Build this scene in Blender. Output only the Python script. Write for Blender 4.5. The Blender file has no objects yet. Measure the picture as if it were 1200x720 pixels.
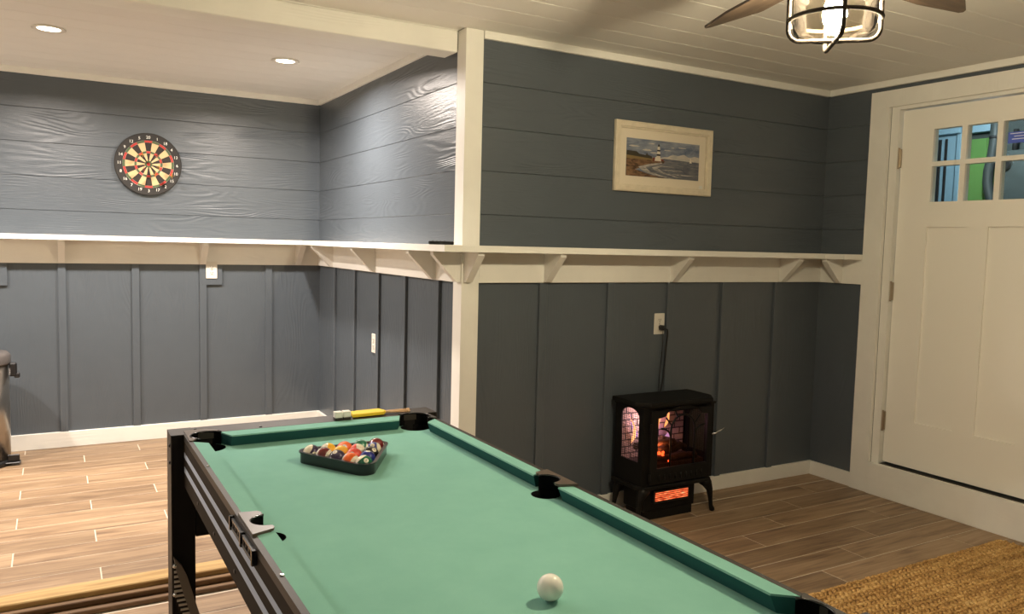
import bpy, bmesh, math, random
from mathutils import Vector, Matrix
random.seed(7)
PI = math.pi
S = bpy.context.scene
COL = S.collection

# ------------------------------------------------------------------ camera
H = 1.4147
F_PX, YAW, PITCH, ROLL = 937.18, 0.5230, -0.0782, 0.0250
cy, sy, cp, sp = math.cos(YAW), math.sin(YAW), math.cos(PITCH), math.sin(PITCH)
fw = Vector((sy * cp, cy * cp, sp)); rt = Vector((cy, -sy, 0)); up = rt.cross(fw)
c_, s_ = math.cos(ROLL), math.sin(ROLL)
rt, up = c_ * rt + s_ * up, -s_ * rt + c_ * up
cd = bpy.data.cameras.new('camera'); cam = bpy.data.objects.new('camera', cd); COL.objects.link(cam)
cd.sensor_fit = 'HORIZONTAL'; cd.sensor_width = 36.0; cd.lens = F_PX / 1200 * 36.0
cd.clip_start = 0.02; cd.clip_end = 60
M = Matrix((rt, up, -fw)).transposed().to_4x4(); M.translation = (0, 0, H)
cam.matrix_world = M
S.camera = cam

# ------------------------------------------------------------------ world, exposure
w = bpy.data.worlds.new('world'); S.world = w; w.use_nodes = True
w.node_tree.nodes['Background'].inputs[0].default_value = (0.05, 0.07, 0.10, 1)
w.node_tree.nodes['Background'].inputs[1].default_value = 0.15
vs = S.view_settings
vs.view_transform = 'Standard'; vs.look = 'None'; vs.exposure = 0.0; vs.gamma = 1.0
vs.use_curve_mapping = False
CAN_W, CAN_COL = 56.0, (1.0, 0.88, 0.78)
ROOM_W, ROOM_COL = 4.0, (0.86, 0.93, 1.0)
FAN_E, FAN_COL = 2080.0, (1.0, 0.87, 0.64)

# ------------------------------------------------------------------ room constants (metres)
XC, YC, XD, YD = 1.690, 3.402, 4.190, 5.742      # alcove side wall, picture wall, door wall, dartboard wall
ZC = 2.405                                       # ceiling
ZF = 0.060                                       # raised alcove floor
XL, YB = -2.10, -2.60                            # unseen left wall and wall behind the camera
YS = 3.335                                       # step edge
ZB = [2.1715, 1.9657, 1.7608, 1.5546]            # siding joints
SH_T, SH_B, SH_D = 1.405, 1.375, 0.186           # shelf top, bottom, depth
LB = 1.2275                                      # ledger bottom

# ------------------------------------------------------------------ materials
def srgb(*c):
    return tuple(((v / 255) / 12.92 if v / 255 <= 0.04045 else ((v / 255 + 0.055) / 1.055) ** 2.4) for v in c) + (1,)

class NT:
    def __init__(s, name):
        s.m = bpy.data.materials.new(name); s.m.use_nodes = True
        s.t = s.m.node_tree; s.b = s.t.nodes['Principled BSDF']; s.out = s.t.nodes['Material Output']
    def n(s, typ, **kw):
        x = s.t.nodes.new(typ)
        for k, v in kw.items():
            if k.startswith('i_'):
                x.inputs[k[2:].replace('_', ' ')].default_value = v
            else:
                setattr(x, k, v)
        return x
    def l(s, a, b): s.t.links.new(a, b)
    def math(s, op, a, b=None, c=None):
        x = s.n('ShaderNodeMath', operation=op)
        for i, v in enumerate((a, b, c)):
            if v is None: continue
            if isinstance(v, (int, float)): x.inputs[i].default_value = v
            else: s.l(v, x.inputs[i])
        return x.outputs[0]
    def ramp(s, fac, stops):
        x = s.n('ShaderNodeValToRGB'); e = x.color_ramp.elements
        while len(e) < len(stops): e.new(0.5)
        for el, (p, c) in zip(e, stops): el.position = p; el.color = c
        s.l(fac, x.inputs[0]); return x.outputs[0]
    def mix(s, fac, a, b, blend='MIX'):
        x = s.n('ShaderNodeMix', data_type='RGBA', blend_type=blend)
        for i, v in ((0, fac), (6, a), (7, b)):
            if isinstance(v, (int, float)): x.inputs[i].default_value = v
            elif isinstance(v, tuple): x.inputs[i].default_value = v
            else: s.l(v, x.inputs[i])
        return x.outputs[2]
    def coords(s, scale, rnd=True):
        tc = s.n('ShaderNodeTexCoord'); mp = s.n('ShaderNodeMapping'); mp.inputs['Scale'].default_value = scale
        src = tc.outputs['Object']
        if rnd:
            oi = s.n('ShaderNodeObjectInfo'); va = s.n('ShaderNodeVectorMath', operation='ADD')
            cx = s.n('ShaderNodeCombineXYZ'); k = s.math('MULTIPLY', oi.outputs['Random'], 37.0)
            s.l(k, cx.inputs[0]); s.l(k, cx.inputs[1]); s.l(k, cx.inputs[2])
            s.l(src, va.inputs[0]); s.l(cx.outputs[0], va.inputs[1]); src = va.outputs[0]
        s.l(src, mp.inputs[0]); return mp.outputs[0]
    def noise(s, vec, scale, detail=3, rough=0.5, dist=0.0):
        x = s.n('ShaderNodeTexNoise'); s.l(vec, x.inputs['Vector'])
        x.inputs['Scale'].default_value = scale; x.inputs['Detail'].default_value = detail
        x.inputs['Roughness'].default_value = rough; x.inputs['Distortion'].default_value = dist
        return x.outputs['Fac']
    def bump(s, h, strength=0.3, dist=0.002):
        b = s.n('ShaderNodeBump'); b.inputs['Strength'].default_value = strength; b.inputs['Distance'].default_value = dist
        s.l(h, b.inputs['Height']); s.l(b.outputs[0], s.b.inputs['Normal'])

def pm(name, col, rough=0.5, metal=0.0, spec=0.5, noise=0.0, nscale=30.0, bump=0.0, bscale=200.0, bdist=0.001, coat=0.0):
    t = NT(name); b = t.b
    b.inputs['Base Color'].default_value = col; b.inputs['Roughness'].default_value = rough
    b.inputs['Metallic'].default_value = metal; b.inputs['Specular IOR Level'].default_value = spec
    b.inputs['Coat Weight'].default_value = coat
    if noise or bump:
        v = t.coords((1, 1, 1))
    if noise:
        f = t.noise(v, nscale, 4, 0.6)
        dk = tuple(c * (1 - noise) for c in col[:3]) + (1,); lt = tuple(min(1, c * (1 + noise)) for c in col[:3]) + (1,)
        t.l(t.ramp(f, [(0.3, dk), (0.7, lt)]), b.inputs['Base Color'])
    if bump:
        t.bump(t.noise(v, bscale, 3, 0.6), bump, bdist)
    return t.m

def emboss(name, col, axis, rough=0.36, strength=0.65, grain=46.0, spec=0.5, dist=0.0022):
    """painted fibre-cement siding with pressed-in cedar grain; axis = direction the grain runs"""
    t = NT(name); b = t.b
    sc = {'x': (0.75, 5.0, 5.0), 'y': (5.0, 0.75, 5.0), 'z': (5.0, 5.0, 0.75)}[axis]
    v = t.coords(sc)
    n1 = t.noise(v, 1.15, 1.5, 0.45, 0.25)
    rings = t.math('SINE', t.math('MULTIPLY', n1, grain * 3.2))
    v2 = t.coords((1.0, 1.0, 1.0))
    mask = t.ramp(t.noise(v2, 2.6, 2, 0.5), [(0.44, (0.12, 0.12, 0.12, 1)), (0.60, (1, 1, 1, 1))])
    fs = {'x': (14, 170, 170), 'y': (170, 14, 170), 'z': (170, 170, 14)}[axis]
    fine = t.noise(t.coords(fs), 1.0, 3, 0.65)
    hgt = t.math('ADD', t.math('MULTIPLY', t.math('MULTIPLY', rings, 0.42), mask), t.math('MULTIPLY', fine, 0.75))
    t.bump(hgt, strength, dist)
    dk = tuple(c * 0.93 for c in col[:3]) + (1,)
    t.l(t.ramp(t.noise(v2, 5.0, 3, 0.6), [(0.3, dk), (0.7, col)]), b.inputs['Base Color'])
    b.inputs['Roughness'].default_value = rough; b.inputs['Specular IOR Level'].default_value = spec
    return t.m

SLATE = (0.083, 0.099, 0.116, 1)
M_ = {}
M_['slate_x'] = emboss('slate_siding_x', SLATE, 'x')
M_['slate_z'] = emboss('slate_panel_z', SLATE, 'z', strength=0.42)
WHITE = (0.795, 0.785, 0.735, 1)
M_['trim_x'] = emboss('white_trim_x', WHITE, 'x', rough=0.45, strength=0.25)
M_['trim_y'] = emboss('white_trim_y', WHITE, 'y', rough=0.45, strength=0.25)
M_['trim_z'] = emboss('white_trim_z', WHITE, 'z', rough=0.45, strength=0.28)
M_['ceil'] = pm('ceiling_paint', (0.76, 0.745, 0.70, 1), 0.55, noise=0.02, nscale=3, bump=0.05, bscale=90)
M_['door'] = pm('door_paint', (0.84, 0.82, 0.755, 1), 0.45, bump=0.03, bscale=150)
M_['plain'] = pm('plain_wall', (0.72, 0.69, 0.64, 1), 0.6, bump=0.05, bscale=80)
M_['grout'] = pm('grout', (0.58, 0.51, 0.41, 1), 0.8, noise=0.06, nscale=60)

def wood_tile():
    t = NT('wood_look_tile')
    oi = t.n('ShaderNodeObjectInfo')
    v = t.coords((1.2, 11.0, 11.0))
    g1 = t.noise(v, 1.6, 5, 0.62, 0.9)
    g2 = t.noise(t.coords((3.0, 90.0, 90.0)), 1.0, 3, 0.6)
    f = t.math('ADD', t.math('MULTIPLY', g1, 0.75), t.math('MULTIPLY', g2, 0.25))
    colr = t.ramp(f, [(0.30, srgb(98, 75, 53)), (0.42, srgb(130, 103, 75)), (0.54, srgb(154, 126, 94)), (0.70, srgb(174, 147, 114))])
    val = t.math('ADD', t.math('MULTIPLY', oi.outputs['Random'], 0.26), 0.82)
    hs = t.n('ShaderNodeHueSaturation'); t.l(colr, hs.inputs['Color']); t.l(val, hs.inputs['Value'])
    hs.inputs['Saturation'].default_value = 0.92
    t.l(hs.outputs[0], t.b.inputs['Base Color'])
    t.b.inputs['Roughness'].default_value = 0.5
    t.bump(f, 0.15, 0.001)
    return t.m
M_['tile'] = wood_tile()

def plank_wood(name, stops, sc, rough=0.5, detail=5):
    t = NT(name); v = t.coords(sc)
    f = t.noise(v, 1.5, detail, 0.6, 0.7)
    t.l(t.ramp(f, stops), t.b.inputs['Base Color']); t.b.inputs['Roughness'].default_value = rough
    t.bump(f, 0.12, 0.001); return t.m
M_['pine'] = plank_wood('pine_nosing', [(0.3, srgb(146, 112, 64)), (0.5, srgb(182, 150, 96)), (0.7, srgb(198, 172, 122))], (1.3, 18, 18))
M_['pine_dark'] = plank_wood('stained_timber', [(0.3, srgb(84, 60, 38)), (0.7, srgb(128, 98, 64))], (1.3, 18, 18))
M_['blade'] = plank_wood('fan_blade_oak', [(0.3, srgb(38, 29, 21)), (0.5, srgb(58, 46, 35)), (0.7, srgb(74, 60, 47))], (3.0, 40, 40))
M_['peg'] = plank_wood('peg_wood', [(0.3, srgb(180, 140, 100)), (0.7, srgb(220, 185, 150))], (4, 60, 60))

def cloth():
    t = NT('green_cloth'); v = t.coords((1, 1, 1), False)
    f = t.math('ADD', t.math('MULTIPLY', t.noise(v, 900, 2, 0.7), 0.5), t.math('MULTIPLY', t.noise(v, 9, 4, 0.6), 0.5))
    t.l(t.ramp(f, [(0.3, (0.165, 0.365, 0.305, 1)), (0.7, (0.205, 0.430, 0.360, 1))]), t.b.inputs['Base Color'])
    t.b.inputs['Roughness'].default_value = 0.95; t.b.inputs['Specular IOR Level'].default_value = 0.15
    t.b.inputs['Sheen Weight'].default_value = 0.0
    t.bump(t.noise(v, 1300, 2, 0.7), 0.25, 0.0006); return t.m
M_['cloth'] = cloth()
M_['lam'] = pm('brown_laminate', (0.030, 0.0245, 0.020, 1), 0.5, spec=.35, bump=0.12, bscale=420, bdist=0.0006)
M_['lam_side'] = pm('brown_side_laminate', (0.030, 0.0245, 0.020, 1), 0.75, spec=.08, bump=0.12, bscale=420, bdist=0.0006)
M_['lam_blk'] = pm('black_laminate', (0.009, 0.008, 0.0075, 1), 0.6, spec=.15, bump=0.1, bscale=300)
M_['stripe'] = pm('stripe_blue_grey', srgb(176, 190, 214), 0.6, spec=.2)
M_['black'] = pm('black_plastic', (0.010, 0.010, 0.011, 1), 0.35)
M_['pocket'] = pm('matte_black_pocket', (0.004, 0.004, 0.0045, 1), 0.9, spec=.04)
M_['black_gl'] = pm('gloss_black_plastic', (0.010, 0.010, 0.012, 1), 0.18)
M_['cap'] = pm('brown_pocket_plastic', (0.085, 0.062, 0.048, 1), 0.38)
M_['rib'] = pm('ribbed_plastic', (0.50, 0.44, 0.37, 1), 0.45)
M_['strap'] = pm('gusset_steel', (0.17, 0.14, 0.115, 1), 0.45)
M_['chrome'] = pm('chrome', (0.7, 0.7, 0.7, 1), 0.2, 1.0)
M_['nickel'] = pm('satin_nickel', (0.42, 0.36, 0.28, 1), 0.35, 1.0)
M_['steel'] = pm('brushed_steel', (0.45, 0.42, 0.38, 1), 0.3, 1.0)
M_['outlet'] = pm('outlet_plastic', (0.70, 0.67, 0.60, 1), 0.3)
M_['slot'] = pm('slot_dark', (0.03, 0.028, 0.025, 1), 0.6)
M_['iron'] = pm('black_cast_iron', (0.007, 0.0065, 0.006, 1), 0.5, spec=.18, bump=0.2, bscale=260, bdist=0.0006)
M_['bronze'] = pm('bronze_cage', (0.035, 0.027, 0.020, 1), 0.65, 0.0, .2)
M_['frame'] = pm('cream_frame', (0.64, 0.57, 0.44, 1), 0.45, noise=0.08, nscale=30, bump=0.1, bscale=120)
M_['matb'] = pm('mat_board', (0.78, 0.70, 0.56, 1), 0.8)
M_['chalkw'] = pm('chalk_white', (0.75, 0.74, 0.68, 1), 0.8)
M_['yellow'] = pm('yellow_brush', srgb(222, 190, 40), 0.7, bump=0.3, bscale=500)
M_['backing'] = pm('dark_backing', (0.05, 0.04, 0.035, 1), 0.7)

def thin_glass(name, tint, refl=0.12):
    t = NT(name); nt = t.t; nt.nodes.remove(t.b)
    tr = t.n('ShaderNodeBsdfTransparent'); tr.inputs[0].default_value = tint
    gl = t.n('ShaderNodeBsdfGlossy'); gl.inputs['Roughness'].default_value = 0.03
    lw = t.n('ShaderNodeLayerWeight'); lw.inputs['Blend'].default_value = refl
    mx = t.n('ShaderNodeMixShader'); t.l(lw.outputs['Fresnel'], mx.inputs[0]); t.l(tr.outputs[0], mx.inputs[1]); t.l(gl.outputs[0], mx.inputs[2])
    t.l(mx.outputs[0], t.out.inputs[0]); return t.m
M_['glass'] = thin_glass('pane_glass', (0.93, 0.96, 0.95, 1), 0.10)
M_['jar'] = thin_glass('seeded_jar_glass', (0.97, 0.94, 0.86, 1), 0.30)
M_['smoke'] = thin_glass('smoked_stove_glass', (0.80, 0.70, 0.62, 1), 0.08)
def emit(name, col, st):
    t = NT(name); t.t.nodes.remove(t.b); e = t.n('ShaderNodeEmission')
    e.inputs[0].default_value = col; e.inputs[1].default_value = st; t.l(e.outputs[0], t.out.inputs[0]); return t.m
M_['lens'] = emit('lit_lens', (1.0, 0.84, 0.62, 1), 14.0)
M_['bulb'] = emit('lit_bulb', FAN_COL + (1,), FAN_E)

# ------------------------------------------------------------------ mesh helpers
_cache = {}
def from_bm(bm, name='m', smooth=False):
    me = bpy.data.meshes.new(name); bm.normal_update(); bm.to_mesh(me); bm.free()
    if smooth:
        for p in me.polygons: p.use_smooth = True
    return me
def box(sx, sy, sz, bev=0.0, seg=1):
    k = ('box', round(sx, 4), round(sy, 4), round(sz, 4), bev, seg)
    if k in _cache: return _cache[k]
    bm = bmesh.new(); bmesh.ops.create_cube(bm, size=1.0); bmesh.ops.scale(bm, vec=(sx, sy, sz), verts=bm.verts)
    if bev: bmesh.ops.bevel(bm, geom=bm.edges[:], offset=bev, segments=seg, affect='EDGES', profile=0.5)
    _cache[k] = from_bm(bm, 'box'); return _cache[k]
def multibox(lst):
    bm = bmesh.new()
    for (x0, x1, y0, y1, z0, z1) in lst:
        r = bmesh.ops.create_cube(bm, size=1.0)
        bmesh.ops.scale(bm, vec=(x1 - x0, y1 - y0, z1 - z0), verts=r['verts'])
        bmesh.ops.translate(bm, vec=((x0 + x1) / 2, (y0 + y1) / 2, (z0 + z1) / 2), verts=r['verts'])
    return from_bm(bm, 'boxes')
def lathe(prof, seg=32, smooth=True, close=False):
    """profile of (r, z), revolved about Z"""
    bm = bmesh.new(); rings = []
    for r, z in prof:
        if r < 1e-6: rings.append([bm.verts.new((0, 0, z))])
        else: rings.append([bm.verts.new((r * math.cos(2 * PI * i / seg), r * math.sin(2 * PI * i / seg), z)) for i in range(seg)])
    prs = list(zip(rings[:-1], rings[1:]))
    if close: prs.append((rings[-1], rings[0]))
    for a, b in prs:
        for i in range(seg):
            j = (i + 1) % seg
            if len(a) == 1 and len(b) == 1: continue
            if len(a) == 1: bm.faces.new((a[0], b[i], b[j]))
            elif len(b) == 1: bm.faces.new((a[i], a[j], b[0]))
            else: bm.faces.new((a[i], a[j], b[j], b[i]))
    bmesh.ops.recalc_face_normals(bm, faces=bm.faces[:])
    me = from_bm(bm, 'lathe', smooth)
    return me
def cyl(r, h, seg=20, bev=0.0):
    b = min(bev, r * 0.5, h * 0.4)
    if b: pr = [(0, -h / 2), (r - b, -h / 2), (r, -h / 2 + b), (r, h / 2 - b), (r - b, h / 2), (0, h / 2)]
    else: pr = [(0, -h / 2), (r, -h / 2), (r, h / 2), (0, h / 2)]
    return lathe(pr, seg, False)
def tube(path, r, seg=10, closed=False, radii=None):
    bm = bmesh.new(); P = [Vector(p) for p in path]; n = len(P); rings = []; nrm = None
    for i, p in enumerate(P):
        if closed: d = P[(i + 1) % n] - P[i - 1]
        else: d = P[min(i + 1, n - 1)] - P[max(i - 1, 0)]
        d.normalize()
        if nrm is None: nrm = d.orthogonal().normalized()
        else: nrm = (nrm - d * nrm.dot(d)).normalized()
        bi = d.cross(nrm); rr = radii[i] if radii else r
        rings.append([bm.verts.new(p + nrm * rr * math.cos(2 * PI * k / seg) + bi * rr * math.sin(2 * PI * k / seg)) for k in range(seg)])
    prs = list(zip(rings[:-1], rings[1:]))
    if closed: prs.append((rings[-1], rings[0]))
    for a, b in prs:
        for k in range(seg):
            j = (k + 1) % seg; bm.faces.new((a[k], a[j], b[j], b[k]))
    if not closed:
        bm.faces.new(rings[0][::-1]); bm.faces.new(rings[-1])
    bmesh.ops.recalc_face_normals(bm, faces=bm.faces[:])
    return from_bm(bm, 'tube', True)
def flat(loops, th, bev=0.0):
    """2D outline with holes, extruded th about z = 0"""
    cu = bpy.data.curves.new('c', 'CURVE'); cu.dimensions = '2D'; cu.fill_mode = 'BOTH'; cu.extrude = th / 2
    if bev: cu.bevel_depth = bev; cu.extrude = th / 2 - bev; cu.bevel_resolution = 1; cu.offset = -bev
    for lp in loops:
        s = cu.splines.new('POLY'); s.points.add(len(lp) - 1); s.use_cyclic_u = True
        for p, q in zip(s.points, lp): p.co = (q[0], q[1], 0, 1)
    o = bpy.data.objects.new('c', cu); me = bpy.data.meshes.new_from_object(o)
    bpy.data.objects.remove(o); bpy.data.curves.remove(cu)
    for p in me.polygons: p.use_smooth = False
    return me
def prism(poly, axis, a, b):
    """extrude a polygon of two coordinates along axis between a and b"""
    bm = bmesh.new()
    def mk(p, t): return {'x': (t, p[0], p[1]), 'y': (p[0], t, p[1]), 'z': (p[0], p[1], t)}[axis]
    A = [bm.verts.new(mk(p, a)) for p in poly]; B = [bm.verts.new(mk(p, b)) for p in poly]
    bm.faces.new(A); bm.faces.new(B[::-1]); n = len(poly)
    for i in range(n):
        j = (i + 1) % n; bm.faces.new((A[i], B[i], B[j], A[j]))
    bmesh.ops.recalc_face_normals(bm, faces=bm.faces[:])
    return from_bm(bm, 'prism')
def pts_mesh(verts, faces, smooth=False):
    me = bpy.data.meshes.new('m'); me.from_pydata(verts, [], faces); me.update()
    if smooth:
        for p in me.polygons: p.use_smooth = True
    return me
def xf(me, *mats):
    for m in mats: me.transform(m)
    return me
RX, RY, RZ = (lambda a: Matrix.Rotation(a, 4, 'X')), (lambda a: Matrix.Rotation(a, 4, 'Y')), (lambda a: Matrix.Rotation(a, 4, 'Z'))
TR = lambda *v: Matrix.Translation(v)
TO_XZ = RX(PI / 2)                                   # (u, v) -> (x, z), thickness along y
TO_YZ = Matrix(((0, 0, 1, 0), (1, 0, 0, 0), (0, 1, 0, 0), (0, 0, 0, 1)))   # (u, v) -> (y, z), thickness along x
def arc(cx, cy, r, a0, a1, n=12, ry=None):
    return [(cx + r * math.cos(math.radians(a0 + (a1 - a0) * i / n)), cy + (ry or r) * math.sin(math.radians(a0 + (a1 - a0) * i / n))) for i in range(n + 1)]
def rect(x0, x1, y0, y1): return [(x0, y0), (x1, y0), (x1, y1), (x0, y1)]
def text_mesh(s, size, th=0.0004):
    cu = bpy.data.curves.new('t', 'FONT'); cu.body = s; cu.size = size; cu.align_x = 'CENTER'; cu.align_y = 'CENTER'; cu.extrude = th / 2
    cu.resolution_u = 3
    o = bpy.data.objects.new('t', cu); me = bpy.data.meshes.new_from_object(o); bpy.data.objects.remove(o); bpy.data.curves.remove(cu)
    return me

# ------------------------------------------------------------------ object helpers
def setm(me, m):
    if m is None: return
    m = M_[m] if isinstance(m, str) else m
    if not me.materials: me.materials.append(m)
def wloc(o):
    v = Vector(o.location)
    return v + wloc(o.parent) if o.parent else v
def obj(name, me, m, parent=None, loc=(0, 0, 0), rot=None, label=None):
    """loc is in world space; parents are never rotated"""
    setm(me, m)
    o = bpy.data.objects.new(name, me); COL.objects.link(o)
    if m is not None:
        mm = M_[m] if isinstance(m, str) else m
        if me.materials[0] != mm:
            o.material_slots[0].link = 'OBJECT'; o.material_slots[0].material = mm
    if parent: o.parent = parent; o.location = Vector(loc) - wloc(parent)
    else: o.location = loc
    if rot: o.rotation_euler = rot
    if label: o['label'] = label
    return o
def tag(o, label, cat, group=None):
    o['label'] = label; o['category'] = cat
    if group: o['group'] = group
    return o
def thing(name, label, cat, loc=(0, 0, 0), group=None):
    o = bpy.data.objects.new(name, None); COL.objects.link(o); o.location = loc; o.empty_display_size = 0.05
    return tag(o, label, cat, group)
def struct(name, me, m, label=None, loc=(0, 0, 0), cat=None):
    o = obj(name, me, m, None, loc); o['kind'] = 'structure'
    o['label'] = label or name.replace('_', ' ')
    o['category'] = cat or name.split('_')[0]
    return o
def bx(name, m, parent, x0, x1, y0, y1, z0, z1, bev=0.0, rot=None, label=None):
    return obj(name, box(x1 - x0, y1 - y0, z1 - z0, bev), m, parent, ((x0 + x1) / 2, (y0 + y1) / 2, (z0 + z1) / 2), rot, label)

# ================================================================== STRUCTURE
# ---- floor: slab + wood-look tiles with recessed grout
floor = struct('floor', multibox([(XL, XD + .1, YB, 3.40, -0.10, -0.0015), (XL, XC, 3.40, YD, -0.10, ZF - 0.0015)]), 'grout',
               'wood-look plank tile floor with pale grout lines', cat='floor')
PX, PY, GR = 0.938, 0.158, 0.0055
def tiles(name, x0, x1, y0, y1, z, ybase, xbase, flip=1):
    k0 = math.floor((y0 - ybase) / PY); k1 = math.ceil((y1 - ybase) / PY)
    for k in range(k0, k1):
        ya, yb = max(y0, ybase + k * PY + GR / 2), min(y1, ybase + (k + 1) * PY - GR / 2)
        if yb - ya < 0.012: continue
        xo = xbase + (PX / 3) * (k % 3) * flip
        i0 = math.floor((x0 - xo) / PX)
        x = xo + i0 * PX
        while x < x1:
            xa, xb = max(x0, x + GR / 2), min(x1, x + PX - GR / 2)
            if xb - xa > 0.012:
                obj(name, box(xb - xa, yb - ya, 0.008, 0.0012), 'tile', floor, ((xa + xb) / 2, (ya + yb) / 2, z - 0.004))
            x += PX
tiles('floor_tile', -1.20, XD, -0.30, 3.255, 0.0, 2.140, 2.949)
tiles('floor_tile', 1.70, XD, 3.256, YC, 0.0, 2.140, 2.949)
tiles('floor_tile', -1.20, XC, YS + 0.10, YD, ZF, 3.412, 0.150)
# ---- step into the alcove: pine nosing on stained timbers
stp = struct('trim_1', box(XC - XL - 0.03, 0.10, 0.036, 0.004), 'pine', 'light pine nosing board along the step up to the alcove',
             ((XL + XC - 0.03) / 2, YS + 0.05, ZF - 0.016), 'trim')
bx('riser_board', 'pine_dark', stp, XL, XC - 0.03, YS - 0.035, YS + 0.02, 0.018, 0.040, 0.003)
bx('riser_board', 'pine_dark', stp, XL, XC - 0.03, YS - 0.072, YS - 0.01, -0.001, 0.018, 0.003)

# ---- ceiling: slab + planks
ceil = struct('ceiling', multibox([(XL, XD + .1, YB, YC + .05, ZC + .004, ZC + .10), (XL, XC + .05, YC + .05, YD, ZC + .004, ZC + .10)]), 'ceil',
              'painted plank ceiling', cat='ceiling')
y = 3.044 + 0.178 * 2
while y > YB:
    ya = max(YB, y - 0.178)
    bx('ceiling_plank', 'ceil', ceil, XL, XD, ya + .0012, min(y, YC) - .0012, ZC, ZC + .008, 0.0015)
    y -= 0.178
y = YD
while y > 3.46:
    bx('ceiling_plank', 'ceil', ceil, XL, XC, max(3.46, y - 0.178) + .0012, y - .0012, ZC, ZC + .008, 0.0015)
    y -= 0.178

# ---- walls (slab + siding boards above the ledge + panel with battens below)
def siding(wall, axis, a, b, plane, zs=None, normal=-1):
    z = zs or [ZC - .001] + ZB + [1.352]
    for zt, zb in zip(z[:-1], z[1:]):
        hgt = zt - zb - 0.0020
        o = obj('siding_board', box(b - a, 0.012, hgt, 0.0012), 'slate_x', wall)
        if axis == 'x': o.location = Vector(((a + b) / 2, plane - 0.002, zb + hgt / 2))
        else:
            o.location = Vector((plane - 0.002, (a + b) / 2, zb + hgt / 2)); o.rotation_euler = (0, 0, PI / 2)
def batten(wall, axis, pos, plane, z0, z1, wdt=0.045):
    if axis == 'x': bx('batten', 'slate_z', wall, pos - wdt / 2, pos + wdt / 2, plane - 0.017, plane + 0.002, z0, z1, 0.002)
    else: bx('batten', 'slate_z', wall, plane - 0.017, plane + 0.002, pos - wdt / 2, pos + wdt / 2, z0, z1, 0.002)

wb = struct('wall_back', multibox([(XC + .1, XD + .1, YC, YC + .1, -.1, ZC + .1)]), 'slate_z', 'slate blue picture wall with siding above battens')
siding(wb, 'x', XC + .06, XD, YC)
for x in (2.133, 2.555, 2.965, 3.373, 3.805): batten(wb, 'x', x, YC, 0.085, LB)
wd = struct('wall_alcove_back', multibox([(XL, XC + .1, YD, YD + .1, -.1, ZC + .1)]), 'slate_z', 'slate blue alcove wall behind the dartboard', cat='wall')
siding(wd, 'x', XL, XC, YD)
for x in (-1.19, -0.785, -0.365, 0.053, 0.471, 0.886, 1.323): batten(wd, 'x', x, YD, 0.155, LB)
bx('outlet_block', 'slate_z', wd, 0.862, 1.009, YD - .018, YD + .002, 1.088, LB + .02, 0.002)
bx('outlet_block', 'slate_z', wd, -0.385, -0.236, YD - .018, YD + .002, 1.088, LB + .02, 0.002)
wa = struct('wall_alcove_right', multibox([(XC, XC + .1, YC, YD, -.1, ZC + .1)]), 'slate_z', 'slate blue side wall of the alcove', cat='wall')
siding(wa, 'y', YC + .05, YD, XC)
for yy in (5.36, 4.945, 4.51, 4.10, 3.665): batten(wa, 'y', yy, XC, 0.155, LB)
DY0, DY1, DZ0, DZ1 = 1.990, 2.908, 0.199, 2.226      # door slab
wr = struct('wall_right', multibox([(XD, XD + .1, 2.962, YC, -.1, ZC + .1), (XD, XD + .1, YB, 1.936, -.1, ZC + .1), (XD, XD + .1, 1.936, 2.962, 2.255, ZC + .1), (XD, XD + .1, 1.936, 2.962, -.1, 0.178)]),
            'slate_z', 'slate blue wall around the white door')
siding(wr, 'y', 3.07, YC, XD)
siding(wr, 'y', YB, 3.07, XD, [ZC - .001, 2.335])
struct('wall_left', multibox([(XL - .1, XL, YB, YD + .1, -.1, ZC + .1)]), 'plain', 'pale painted left wall')
struct('wall_front', multibox([(XL - .1, XD + .1, YB - .1, YB, -.1, ZC + .1)]), 'plain', 'pale painted wall behind the viewer')

# ---- crown strips, corner post, beam
CT = 2.3680
def trim(n, label, x0, x1, y0, y1, z0, z1, m, bev=.002): 
    o = struct('trim_%d' % n, box(x1 - x0, y1 - y0, z1 - z0, bev), m, label, ((x0 + x1) / 2, (y0 + y1) / 2, (z0 + z1) / 2), 'trim'); return o
trim(2, 'white crown strip above the picture wall', 1.765, XD - .02, YC - .024, YC - .006, CT, ZC, 'trim_x')
trim(3, 'white crown strip above the door wall', XD - .024, XD - .006, YB, YC - .024, CT, ZC, 'trim_y')
trim(4, 'white crown strip above the dartboard wall', XL, XC - .02, YD - .024, YD - .006, CT, ZC, 'trim_x')
trim(5, 'white crown strip along the alcove side wall', XC - .024, XC - .006, 3.62, YD - .024, CT, ZC, 'trim_y')
post = struct('trim_6', multibox([(1.671, 1.762, 3.380, 3.401, 0, ZC - .001), (1.671, 1.689, 3.401, 3.470, ZF, ZC - .001)]), 'trim_z', 'white corner post between alcove and picture wall', cat='trim')
beam = trim(7, 'white ceiling beam over the alcove step', XL, 1.668, 3.462, 3.602, 2.306, ZC, 'trim_x', .004)
bx('beam_moulding', 'trim_x', beam, XL, 1.640, 3.602, 3.622, 2.330, ZC, .003)
# ---- baseboards
struct('baseboard_back', box(XD - 1.762, .015, .086, .002), 'trim_x', 'white baseboard under the picture wall', ((1.762 + XD) / 2, YC - .0085, .043), 'baseboard')
struct('baseboard_alcove_back', box(XC - XL, .018, .100, .002), 'trim_x', 'white baseboard under the dartboard wall', ((XL + XC) / 2, YD - .010, ZF + .050), 'baseboard')
struct('baseboard_alcove_right', box(.018, YD - .02 - 3.471, .100, .002), 'trim_y', 'white baseboard on the alcove side wall', (XC - .010, (YD - .02 + 3.471) / 2, ZF + .050), 'baseboard')
struct('baseboard_right', box(.015, YC - .016 - 3.085, .086, .002), 'trim_y', 'white baseboard between the corner and the door casing', (XD - .0085, (YC - .016 + 3.085) / 2, .043), 'baseboard')

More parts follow.
